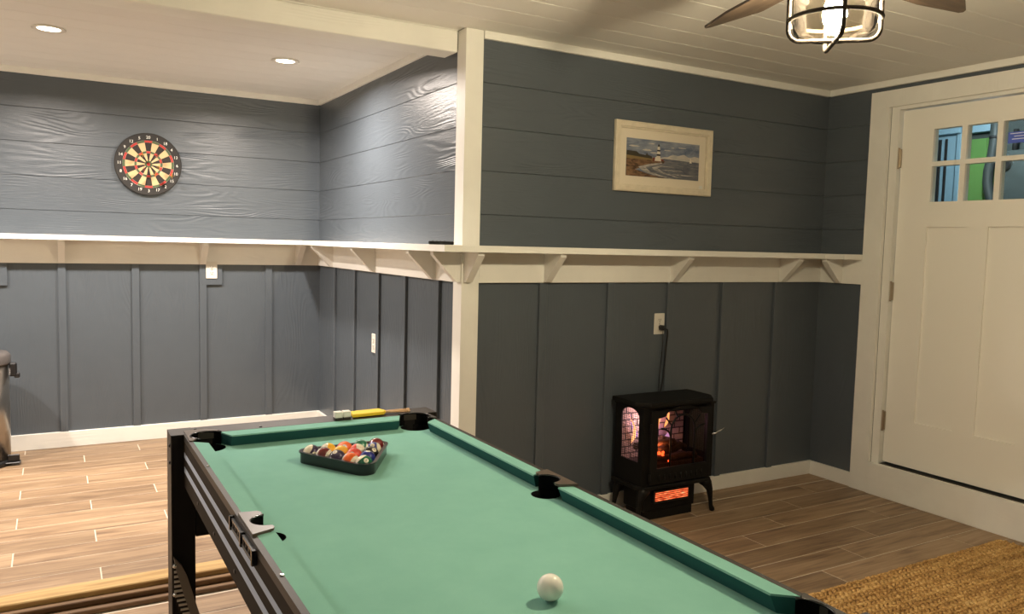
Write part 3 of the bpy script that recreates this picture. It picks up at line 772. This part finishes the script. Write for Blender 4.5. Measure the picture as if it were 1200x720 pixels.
for s_x in (-1, 1):
    trc(arc(ca + s_x * (rw + .068), .435, .068, 180 if s_x > 0 else 0, 90, 8, .055))
for aa in (60, 90, 120):
    p0 = (ca + rw * math.cos(math.radians(aa)), .475 + .078 * math.sin(math.radians(aa)))
    p1 = (ca + 1.5 * rw * math.cos(math.radians(aa)), .475 + .125 * math.sin(math.radians(aa)))
    trc([p0, p1], .0048)
trc([(ca + rw * .94, .50), (ca + rw + .035, .545)], .0048)
trc([(ca - rw * .94, .50), (ca - rw - .035, .545)], .0048)
for k in range(9):
    obj('grille_bar', xf(arc and tube([(DX0 + .06 + k * .036, SY0 - .020, .222), (DX0 + .06 + k * .036, SY0 - .020, .250)], .004, 8)), 'iron', sdoor)
for z in (.245, .505):
    obj('hinge', cyl(.008, .034, 10, .002), 'iron', sdoor, (DX0 - .004, SY0 - .018, z))
obj('door_handle', tube([(SX1 - .030, SY0 - .018, .433), (SX1 - .012, SY0 - .030, .437), (SX1 + .045, SY0 - .034, .462)], .005, 10, radii=[.006, .005, .0045]), 'chrome', sv)
# base with glowing heater slot
base = bx('heater_base', 'iron', sv, SX0 + .045, SX1 - .085, SY0 + .030, SY1 - .03, .045, SBZ - .022, .006)
bx('base_foot', 'iron', base, SX0 + .06, SX1 - .10, SY0 + .035, SY1 - .04, 0.0, .045)
bx('heater_slot', 'black', sv, SX0 + .095, SX1 - .145, SY0 + .010, SY0 + .029, .090, .158)
def heat():
    t = NT('heater_element'); t.t.nodes.remove(t.b)
    v = t.coords((.35, 1, 1.6), False); f = t.noise(v, 60, 3, .6)
    e = t.n('ShaderNodeEmission'); e.inputs[1].default_value = 1.5
    t.l(t.ramp(f, [(0.35, (0.35, .03, .008, 1)), (.55, (1.0, .16, .05, 1)), (.75, (1, .45, .2, 1))]), e.inputs[0]); t.l(e.outputs[0], t.out.inputs[0]); return t.m
hs_ = bx('heater_element', heat(), sv, SX0 + .105, SX1 - .155, SY0 + .006, SY0 + .010, .104, .148, label='glowing orange heater element')
for z in (.112, .122, .133, .143):
    bx('louver', 'black', hs_, SX0 + .100, SX1 - .150, SY0 + .001, SY0 + .005, z, z + .0022)
# cabriole legs
for lx, s in ((SX0 + .005, -1), (SX1 - .005, 1)):
    for ly, sy_ in ((SY0 + .012, -1), (SY1 - .03, 1)):
        path = [(-s * .030, .005 * -sy_, SBZ - .020), (-s * .012, 0, SBZ - .040), (s * .006, .003 * sy_, .120), (s * .012, .006 * sy_, .070), (s * .016, .008 * sy_, .030), (s * .024, .010 * sy_, .010), (s * .028, .011 * sy_, .003)]
        obj('leg', tube([(lx + a, ly + b, c) for a, b, c in path], .02, 10, radii=[.034, .028, .018, .012, .011, .015, .013]), 'iron', sv)
# firebox: brick liner, logs, embers, flames
def brickmat():
    t = NT('firebrick_print'); tc = t.n('ShaderNodeTexCoord'); mp = t.n('ShaderNodeMapping'); t.l(tc.outputs['Object'], mp.inputs[0])
    mp.inputs['Rotation'].default_value = (PI / 2, 0, 0)
    b = t.n('ShaderNodeTexBrick'); t.l(mp.outputs[0], b.inputs['Vector'])
    b.inputs['Scale'].default_value = 1.0; b.inputs['Brick Width'].default_value = .075; b.inputs['Row Height'].default_value = .036; b.inputs['Mortar Size'].default_value = .0035
    b.inputs['Color1'].default_value = (.62, .46, .40, 1); b.inputs['Color2'].default_value = (.50, .36, .31, 1); b.inputs['Mortar'].default_value = (.06, .045, .04, 1)
    t.l(b.outputs[0], t.b.inputs['Base Color']); t.b.inputs['Roughness'].default_value = .8; return t.m
BRK = brickmat()
fb = obj('firebrick_liner', box(SX1 - SX0 - .05, .006, .33), BRK, sv, ((SX0 + SX1) / 2, SY1 - .022, .425))
M_['log'] = pm('charred_log', (.05, .025, .016, 1), .9, noise=.5, nscale=40, bump=.8, bscale=60, bdist=.004)
M_['ember'] = emit('ember_glow', (1.0, .10, .025, 1), 5.0)
M_['flame'] = emit('flame_glow', (1.0, .42, .16, 1), 2.6)
M_['flame_v'] = emit('flame_violet', (.75, .42, .95, 1), 1.2)
bx('ember_bed', 'log', sv, SX0 + .03, SX1 - .03, SY0 + .03, SY1 - .03, .262, .292)
for k, (p, q, r) in enumerate((((2.66, 3.20, .33), (2.93, 3.24, .35), .026), ((2.64, 3.26, .37), (2.84, 3.17, .40), .020), ((2.78, 3.20, .41), (2.99, 3.26, .33), .019), ((2.70, 3.17, .315), (2.99, 3.17, .31), .018))):
    pp = [Vector(p).lerp(Vector(q), i / 6) + Vector((0, random.uniform(-.004, .004), random.uniform(-.006, .006))) for i in range(7)]
    obj('log', tube(pp, r, 9, radii=[r * random.uniform(.85, 1.1) for _ in pp]), 'log', sv)
for x, yv, z, r in ((2.735, 3.165, .345, .012), (2.752, 3.160, .338, .010), (2.765, 3.17, .345, .008), (2.71, 3.18, .300, .010), (2.80, 3.16, .300, .009)):
    bm = bmesh.new(); bmesh.ops.create_icosphere(bm, subdivisions=1, radius=r)
    for v in bm.verts: v.co *= random.uniform(.75, 1.15)
    obj('ember', from_bm(bm), 'ember', sv, (x, yv, z))
def flame(x, yv, z, h, wd, m):
    pr = [(0, 0), (wd * .45, h * .12), (wd * .5, h * .28), (wd * .3, h * .55), (wd * .12, h * .8), (0, h)]
    me = lathe(pr, 10); xf(me, Matrix.Scale(.5, 4, (0, 1, 0)))
    for v in me.vertices: v.co.x += .16 * h * math.sin(v.co.z / h * 4 + x * 50)
    obj('flame', me, m, sv, (x, yv, z))
for a in ((2.640, 3.285, .38, .16, .024, 'flame'), (2.665, 3.300, .40, .14, .020, 'flame_v'), (2.805, 3.300, .42, .12, .026, 'flame_v'), (2.845, 3.295, .42, .15, .026, 'flame'), (2.885, 3.300, .44, .14, .020, 'flame'), (2.79, 3.28, .40, .09, .022, 'flame'), (2.87, 3.26, .385, .05, .05, 'flame_v')):
    flame(*a)
for nm, loc, e, c in (('fire_lamp', (2.72, 3.25, .50), 1.3, (1.0, .62, .62)), ('fire_lamp', (2.75, 3.18, .38), .35, (1.0, .34, .14)), ('violet_lamp', (2.83, 3.27, .46), .4, (.66, .45, 1.0))):
    ld = bpy.data.lights.new(nm, 'POINT'); ld.energy = e; ld.color = c; ld.shadow_soft_size = .012
    lo = bpy.data.objects.new(nm, ld); COL.objects.link(lo); lo.parent = sv; lo.location = Vector(loc) - sv.location

# ---- outlets and the stove's cord
def outlet(x, yv, z, label, side=None):
    """wall plate facing -y (or -x when side is set)"""
    t = thing('wall_outlet', label, 'outlet', (x, yv, z))
    def P(nm, m, du0, du1, dz0, dz1, d0, d1, par=t, bev=.0):
        if side: return bx(nm, m, par, x - d1, x - d0, yv + du0, yv + du1, z + dz0, z + dz1, bev)
        return bx(nm, m, par, x + du0, x + du1, yv - d1, yv - d0, z + dz0, z + dz1, bev)
    pl_ = P('cover_plate', 'outlet', -.036, .036, -.058, .058, .0, .006, bev=.002)
    for k in (-1, 1):
        s_ = P('socket', 'outlet', -.017, .017, k * .020 - .014, k * .020 + .014, .006, .008, bev=.0015)
        for du in (-.0065, .0065): P('slot', 'slot', du - .0013, du + .0013, k * .020 - .002, k * .020 + .008, .008, .0085, s_)
        P('ground_hole', 'slot', -.0025, .0025, k * .020 - .010, k * .020 - .005, .008, .0085, s_)
    P('screw', 'chrome', -.003, .003, -.003, .003, .006, .0072)
    return t
outlet(2.898, YC - .001, .998, 'cream wall outlet with a black plug above the stove')
outlet(.939, YD - .019, 1.190, 'white outlet on a small blue block under the dartboard shelf')
outlet(XC - .001, 4.588, .795, 'white outlet on the alcove side wall', side=True)
cord = thing('power_cord', 'black power cord hanging from the outlet behind the stove', 'cord', (2.905, YC - .02, .97))
bx('plug', 'black', cord, 2.888, 2.914, YC - .036, YC - .0105, .964, .992, .004)
obj('cable', tube([(2.910, YC - .030, .976), (2.930, YC - .038, .970), (2.938, YC - .034, .945), (2.938, YC - .026, .88), (2.936, YC - .022, .80), (2.930, YC - .020, .70), (2.915, YC - .018, .62), (2.90, YC - .016, .52), (2.90, YC - .030, .40), (2.90, SY1 + .012, .34), (2.90, SY1 + .008, .33)], .0042, 8), 'black', cord)
obj('cable', tube([(2.912, YC - .022, .966), (2.918, YC - .018, .90), (2.914, YC - .016, .80), (2.905, YC - .015, .70), (2.905, YC - .015, .56)], .0022, 6), 'black', cord)

# ================================================================== FRAMED PICTURE
pf = thing('framed_picture', 'cream framed seaside picture of a banded lighthouse', 'picture', (2.875, YC - .009, 1.891))
FX0, FX1, FZ0, FZ1 = 2.539, 3.212, 1.709, 2.074
yw = YC - .009
obj('frame', xf(flat([rect(FX0, FX1, FZ0, FZ1), rect(FX0 + .030, FX1 - .030, FZ0 + .030, FZ1 - .030)], .022, .003), TO_XZ, TR(0, yw - .0125, 0)), 'frame', pf)
obj('inner_lip', xf(flat([rect(FX0 + .026, FX1 - .026, FZ0 + .026, FZ1 - .026), rect(FX0 + .037, FX1 - .037, FZ0 + .037, FZ1 - .037)], .014), TO_XZ, TR(0, yw - .009, 0)), 'frame', pf)
obj('outer_bead', tube([(FX0 + .006, yw - .0235, FZ0 + .006), (FX1 - .006, yw - .0235, FZ0 + .006), (FX1 - .006, yw - .0235, FZ1 - .006), (FX0 + .006, yw - .0235, FZ1 - .006)], .0035, 6, True), 'frame', pf)
bx('mat_board', 'matb', pf, FX0 + .03, FX1 - .03, yw - .004, yw - .001, FZ0 + .03, FZ1 - .03)
px0, px1, pz0, pz1 = 2.622, 3.129, 1.792, 1.989
PW, PH = px1 - px0, pz1 - pz0
def pmat(n, a, b, sc, str_=(1, 1, 3)):
    t = NT(n); v = t.coords(str_, False); t.l(t.ramp(t.noise(v, sc, 5, .6, .4), [(.36, a), (.64, b)]), t.b.inputs['Base Color']); t.b.inputs['Roughness'].default_value = .6; return t.m
pr = bx('print', pmat('print_sky', srgb(92, 104, 128), srgb(150, 156, 166), 9), pf, px0, px1, yw - .0055, yw - .004, pz0, pz1)
_lay = [0]
def paint(poly, m):
    _lay[0] += 1; yy = yw - .0056 - .00004 * _lay[0]
    me = pts_mesh([(px0 + u * PW, yy, pz0 + v * PH) for u, v in poly], [tuple(range(len(poly)))])
    obj('painted_area', me, m, pr)
C_ = lambda n, r, g, b: pm('paint_' + n, srgb(r, g, b), .6)
P_sea = pmat('print_sea', srgb(84, 88, 100), srgb(122, 122, 126), 22, (1, 1, 6)); P_beach = pmat('print_beach', srgb(70, 50, 36), srgb(136, 104, 74), 30)
P_foam = pmat('print_foam', srgb(118, 116, 116), srgb(190, 184, 176), 40, (1, 1, 5)); P_cloud = pmat('print_cloud', srgb(176, 172, 168), srgb(208, 198, 184), 30)
P_land = C_('land', 62, 56, 44); P_grass = C_('grass', 132, 112, 70); P_tw = C_('tower', 224, 214, 196); P_bk = C_('band', 40, 34, 36); P_red = C_('roof', 118, 56, 46)
def blob(u, v, a, b, n=14, seed=1):
    r = random.Random(seed); return [(u + a * math.cos(2 * PI * i / n) * r.uniform(.8, 1.1), v + b * math.sin(2 * PI * i / n) * r.uniform(.7, 1.1)) for i in range(n)]
paint([(.45, .50), (1, .47), (1, .64), (.93, .66), (.86, .61), (.78, .69), (.70, .64), (.62, .66), (.55, .58), (.47, .56)], P_cloud)
for i, (u, v, a, b) in enumerate(((.10, .80, .07, .025), (.33, .90, .05, .015), (.27, .72, .06, .03), (.55, .76, .05, .018), (.62, .84, .025, .012), (.75, .86, .06, .014), (.36, .66, .05, .02))): paint(blob(u, v, a, b, seed=i), P_cloud)
paint([(.30, .0), (1, .0), (1, .50), (.50, .53), (.40, .46), (.2, .35)], P_sea)
paint([(0, .50), (.40, .50), (.52, .46), (.50, .40), (.30, .30), (.20, .24), (0, .10)], P_beach)
paint([(0, .0), (.55, 0), (.34, .06), (.20, .14), (.08, .20), (0, .22)], P_beach)
paint([(.16, .26), (.30, .35), (.47, .42), (.49, .40), (.36, .32), (.26, .25), (.33, .14), (.52, .05), (.66, .0), (.58, .0), (.38, .06), (.22, .15)], P_foam)
paint([(.34, .27), (.46, .34), (.50, .33), (.42, .26), (.50, .16), (.72, .06), (.70, .04), (.50, .12), (.38, .20)], P_foam)
for i, (u, v, a, b) in enumerate(((.62, .22, .14, .018), (.78, .12, .16, .020), (.56, .32, .08, .012))): paint(blob(u, v, a, b, seed=20 + i), P_foam)
paint([(0, .46), (.36, .46), (.36, .52), (0, .56)], P_grass)
paint([(0, .55), (.34, .50), (.34, .56), (.28, .60), (.27, .66), (.255, .58), (.17, .60), (.13, .66), (0, .67)], P_land)
paint([(.35, .44), (.50, .46), (.50, .50), (.35, .54)], P_red)
paint([(.375, .45), (.465, .45), (.455, .56), (.385, .56)], P_tw)
paint([(.400, .56), (.452, .56), (.440, .84), (.412, .84)], P_tw)
paint([(.401, .59), (.451, .59), (.449, .64), (.403, .64)], P_bk)
paint([(.405, .71), (.446, .71), (.444, .755), (.408, .755)], P_bk)
paint([(.411, .84), (.441, .84), (.434, .89), (.426, .92), (.418, .89)], P_bk)
paint([(.86, .47), (.895, .47), (.875, .62)], P_tw)
bx('price_tag', 'chalkw', pf, FX1 - .075, FX1 - .050, yw - .0052, yw - .0042, FZ0 + .040, FZ0 + .058)
bx('glazing', thin_glass('picture_glass', (.97, .97, .97, 1), .06), pf, FX0 + .031, FX1 - .031, yw - .0115, yw - .0105, FZ0 + .031, FZ1 - .031)

# ================================================================== DARTBOARD AND DARTS
DBX, DBZ, DR = 0.553, 1.872, 0.200
DBY = YD - .009
db = thing('dartboard', 'round black dartboard with cream, red and green segments', 'dartboard', (DBX, DBY, DBZ))
obj('body', xf(lathe([(0, 0), (DR - .004, 0), (DR, .004), (DR, .024), (DR - .005, .028), (0, .028)], 64, False), RX(PI / 2)), pm('board_black', (.020, .018, .016, 1), .75, bump=.1, bscale=200), db, (DBX, DBY, DBZ))
fy = DBY - .0284
def seg_mesh(keys):
    V, Fc = [], []
    for a0, a1, r0, r1 in keys:
        n = 3; i0 = len(V)
        for i in range(n + 1):
            a = math.radians(a0 + (a1 - a0) * i / n)
            V += [(r0 * math.sin(a), 0, r0 * math.cos(a)), (r1 * math.sin(a), 0, r1 * math.cos(a))]
        for i in range(n): Fc.append((i0 + 2 * i, i0 + 2 * i + 1, i0 + 2 * i + 3, i0 + 2 * i + 2))
    return pts_mesh(V, Fc)
rB, rT0, rT1, rD0, rD1 = .022, .070, .084, .138, .152
cream, blk, red, grn = [], [], [], []
for k in range(20):
    a0, a1 = k * 18 - 9, k * 18 + 9
    (blk if k % 2 == 0 else cream).extend([(a0, a1, rB, rT0), (a0, a1, rT1, rD0)])
    (red if k % 2 == 0 else grn).extend([(a0, a1, rT0, rT1), (a0, a1, rD0, rD1)])
for nm, ks, c in (('cream_segment', cream, srgb(198, 170, 126)), ('black_segment', blk, srgb(40, 34, 30)), ('red_ring_segment', red, srgb(172, 54, 48)), ('green_ring_segment', grn, srgb(74, 92, 62))):
    mt = pm('dart_' + nm, c, .8)
    for q in ks: obj(nm, seg_mesh([q]), mt, db, (DBX, fy, DBZ))
obj('outer_bull', xf(cyl(.022, .001, 24), RX(PI / 2)), pm('bull_green', srgb(74, 92, 62), .8), db, (DBX, fy - .0004, DBZ))
obj('bullseye', xf(cyl(.011, .001, 20), RX(PI / 2)), pm('bull_red', srgb(172, 54, 48), .8), db, (DBX, fy - .0010, DBZ))
wires = [tube([(r * math.sin(2 * PI * i / 48), 0, r * math.cos(2 * PI * i / 48)) for i in range(48)], .0007, 4, True) for r in (rT0, rT1, rD0, rD1)]
for me in wires: obj('wire_ring', me, 'steel', db, (DBX, fy - .0006, DBZ))
for k, n in enumerate((20, 1, 18, 4, 13, 6, 10, 15, 2, 17, 3, 19, 7, 16, 8, 11, 14, 9, 12, 5)):
    a = math.radians(k * 18)
    obj('number', xf(text_mesh(str(n), .026), RX(PI / 2), RY(0)), 'chalkw', db, (DBX + .171 * math.sin(a), fy - .0003, DBZ + .171 * math.cos(a)))
M_['fl_y'] = pm('flight_yellow', srgb(232, 180, 40), .5); M_['fl_r'] = pm('flight_red', srgb(180, 40, 34), .5); M_['brass'] = pm('brass', (.6, .42, .15, 1), .3, 1.0)
dpos = [(-.044, .050, 'y'), (.052, -.022, 'y'), (.030, -.070, 'y'), (.128, -.072, 'y'), (.040, .050, 'r'), (-.036, -.038, 'r')]
dl = {0: 'yellow flighted dart stuck high in the dartboard', 1: 'yellow flighted dart stuck beside the bullseye', 2: 'yellow flighted dart stuck below the bullseye',
      3: 'yellow flighted dart stuck in the outer ring of the dartboard', 4: 'red flighted dart stuck high in the dartboard', 5: 'red flighted dart stuck low in the dartboard'}
for k, (u, v, c) in enumerate(dpos):
    x, z = DBX + u, DBZ + v
    t = thing('dart', dl[k], 'dart', (x, fy, z), 'darts in the dartboard')
    obj('barrel', xf(lathe([(.0, .012), (.0009, .004), (.0010, -.018), (.0034, -.022), (.0034, -.060), (.002, -.064), (.002, -.100), (0, -.101)], 8), RX(-PI / 2 + PI)), 'brass', t, (x, fy, z)).rotation_euler = (0, 0, 0)
    fm = pts_mesh([(0, -.075, 0), (0, -.112, 0), (.017, -.112, 0), (.017, -.092, 0), (-.017, -.112, 0), (-.017, -.092, 0), (0, -.112, .017), (0, -.092, .017), (0, -.112, -.017), (0, -.092, -.017)],
                  [(0, 3, 2, 1), (0, 1, 4, 5), (0, 7, 6, 1), (0, 1, 8, 9)])
    obj('flight', fm, 'fl_' + c, t, (x, fy, z))

# ================================================================== CEILING FAN
FCX, FCY = 1.740, 1.410
fan = thing('ceiling_fan', 'five blade wooden ceiling fan with caged jar light', 'ceiling fan', (FCX, FCY, ZC))
fl = (FCX, FCY, 0)
obj('canopy', lathe([(0, ZC - .0005), (.085, ZC - .0005), (.085, ZC - .03), (.07, ZC - .055), (.0, ZC - .055)], 32), 'bronze', fan, fl)
obj('motor_housing', lathe([(0, 2.350), (.06, 2.350), (.125, 2.325), (.14, 2.29), (.14, 2.20), (.125, 2.165), (.09, 2.150), (0, 2.150)], 40), 'bronze', fan, fl)
bl = [(.150, .048), (.150, -.048), (.300, -.062), (.455, -.066), (.475, -.062), (.485, -.055), (.632, .022), (.640, .034), (.630, .044), (.45, .064), (.30, .062)]
blade_me = flat([bl], .008, .001)
for k in range(5):
    a = math.radians(74 + 72 * k)
    o = obj('blade', blade_me, 'blade', fan, (FCX, FCY, 2.150), (math.radians(-9), 0, a))
    o.rotation_mode = 'XYZ'
    iron = obj('blade_iron', box(.11, .045, .006, .001), 'bronze', fan, (FCX + .145 * math.cos(a), FCY + .145 * math.sin(a), 2.158), (math.radians(-9), 0, a))
obj('light_collar', lathe([(.0, 2.152), (.070, 2.152), (.110, 2.135), (.116, 2.118), (.116, 2.108), (.0, 2.108)], 36), 'bronze', fan, fl)
jar = obj('glass_jar', lathe([(.102, 2.108), (.104, 2.085), (.100, 2.075), (.103, 2.06), (.103, 2.00), (.097, 1.975), (.085, 1.965), (.040, 1.962), (0, 1.962)], 40), 'jar', fan, fl)
def hoop(a):
    hw, rc, zb, zt = .112, .030, 1.949, 2.112
    pr_ = [(-hw - .002, zt), (-hw, 2.06), (-hw, zb + rc + .012)] + arc(-hw + rc, zb + rc + .004, rc, 180, 270, 6) + arc(hw - rc, zb + rc + .004, rc, 270, 360, 6) + [(hw, zb + rc + .012), (hw, 2.06), (hw + .002, zt)]
    ca_, sa_ = math.cos(math.radians(a)), math.sin(math.radians(a))
    obj('cage_hoop', tube([(u * ca_, u * sa_, z - (.006 if a > 0 else 0)) for u, z in pr_], .0056, 8), 'bronze', fan, fl)
hoop(-41); hoop(50)
obj('cage_ring', tube([(.112 * math.cos(2 * PI * i / 40), .112 * math.sin(2 * PI * i / 40), 2.005) for i in range(40)], .0056, 8, True), 'bronze', fan, fl)
bb = obj('bulb', lathe([(0, 1.985), (.014, 1.988), (.026, 2.000), (.030, 2.018), (.026, 2.040), (.016, 2.065), (.013, 2.085), (0, 2.085)], 24), 'bulb', fan, fl)
obj('bulb_socket', cyl(.015, .028, 16), 'slot', fan, (FCX, FCY, 2.097))

# ================================================================== TRASH CAN, REMOTE, RUG
tcx, tcy = -.372, 5.46
tcn = thing('trash_can', 'round brushed steel step trash can by the alcove wall', 'trash can', (tcx, tcy, ZF))
Z = ZF
obj('body', lathe([(0, Z + .035), (.146, Z + .035), (.146, Z + .590), (0, Z + .590)], 48), 'steel', tcn, (tcx, tcy, 0))
obj('base', lathe([(0, Z), (.150, Z), (.150, Z + .035), (0, Z + .035)], 48), 'black', tcn, (tcx, tcy, 0))
ldm = obj('lid', lathe([(.0, Z + .590), (.153, Z + .590), (.155, Z + .600), (.155, Z + .640), (.140, Z + .660), (0, Z + .668)], 48), pm('grey_lid', (.10, .09, .085, 1), .4), tcn, (tcx, tcy, 0))
lt = bx('lid_latch', 'black', tcn, tcx + .146, tcx + .186, tcy - .06, tcy - .02, Z + .52, Z + .60, .008)
bx('latch_tab', 'black', lt, tcx + .170, tcx + .200, tcy - .055, tcy - .025, Z + .51, Z + .54, .006)
pd = bx('pedal', 'black', tcn, tcx + .10, tcx + .196, tcy - .09, tcy - .03, Z + .012, Z + .022, .004)
bx('pedal_arm', 'black', pd, tcx + .13, tcx + .19, tcy - .066, tcy - .054, Z + .022, Z + .062, .003)

rm = thing('remote_control', 'small black remote lying on the ledge by the white post', 'remote', (1.575, 3.405, SH_T))
obj('case', box(.118, .036, .017, .005, 2), 'black_gl', rm, (1.575, 3.405, SH_T + .0087), (0, 0, math.radians(-28)))
for k in range(4):
    a = math.radians(-28); u = -.04 + k * .018
    obj('button', cyl(.004, .002, 10), 'slot', rm, (1.575 + u * math.cos(a), 3.405 + u * math.sin(a), SH_T + .0178))

def rug():
    x0, x1, y0, y1 = 1.70, 4.085, .55, 2.143
    V, Fc = [], []
    base = [(1, 0, 0), (0, 1, 0), (-1, 0, 0), (0, -1, 0), (0, 0, 1), (.7, .7, .45), (-.7, .7, .45), (-.7, -.7, .45), (.7, -.7, .45)]
    fcs = [(0, 5, 8), (0, 1, 5), (1, 6, 5), (1, 2, 6), (2, 7, 6), (2, 3, 7), (3, 8, 7), (3, 0, 8), (4, 5, 6), (4, 6, 7), (4, 7, 8), (4, 8, 5)]
    dx, dy = .0260, .0185; r = random.Random(3); j = 0
    yv = y1
    while yv > y0:
        x = x0 + (.5 * dx if j % 2 else 0)
        while x < x1 + r.uniform(-.006, .006):
            s = r.uniform(.85, 1.2); an = (.55 if j % 2 else -.55) + r.uniform(-.25, .25); hh = r.uniform(.007, .014)
            ca_, sa_ = math.cos(an), math.sin(an); i0 = len(V)
            cx, cy_ = x + r.uniform(-.002, .002), yv + r.uniform(-.0015, .0015) - .0090
            for bxv, byv, bz in base:
                u, v = bxv * .0170 * s, byv * .0098 * s
                V.append((cx + u * ca_ - v * sa_, cy_ + u * sa_ + v * ca_, .003 + bz * hh))
            Fc += [(a + i0, b + i0, c + i0) for a, b, c in fcs]
            x += dx
        yv -= dy; j += 1
    me = pts_mesh(V, Fc, True)
    t = NT('jute_fibre'); v = t.coords((1, 1, 1), False)
    f = t.math('ADD', t.math('MULTIPLY', t.noise(t.coords((1, 2.5, 1), False), 45, 3, .7), .65), t.math('MULTIPLY', t.noise(t.coords((1, 6, 1), False), 3.5, 2, .5), .35))
    t.l(t.ramp(f, [(.34, srgb(120, 86, 44)), (.46, srgb(176, 134, 76)), (.58, srgb(212, 172, 108)), (.70, srgb(238, 208, 150))]), t.b.inputs['Base Color'])
    t.b.inputs['Roughness'].default_value = .85; t.bump(t.noise(v, 600, 2, .7), .4, .001)
    rg = thing('jute_rug', 'braided golden brown jute rug on the tile floor', 'rug', ((x0 + x1) / 2, (y0 + y1) / 2, 0))
    wv = obj('woven_knots', me, t.m, rg); wv['kind'] = 'stuff'
    bx('backing', pm('jute_back', srgb(110, 78, 44), .9), rg, x0, x1, y0, y1, .0005, .004)
rug()
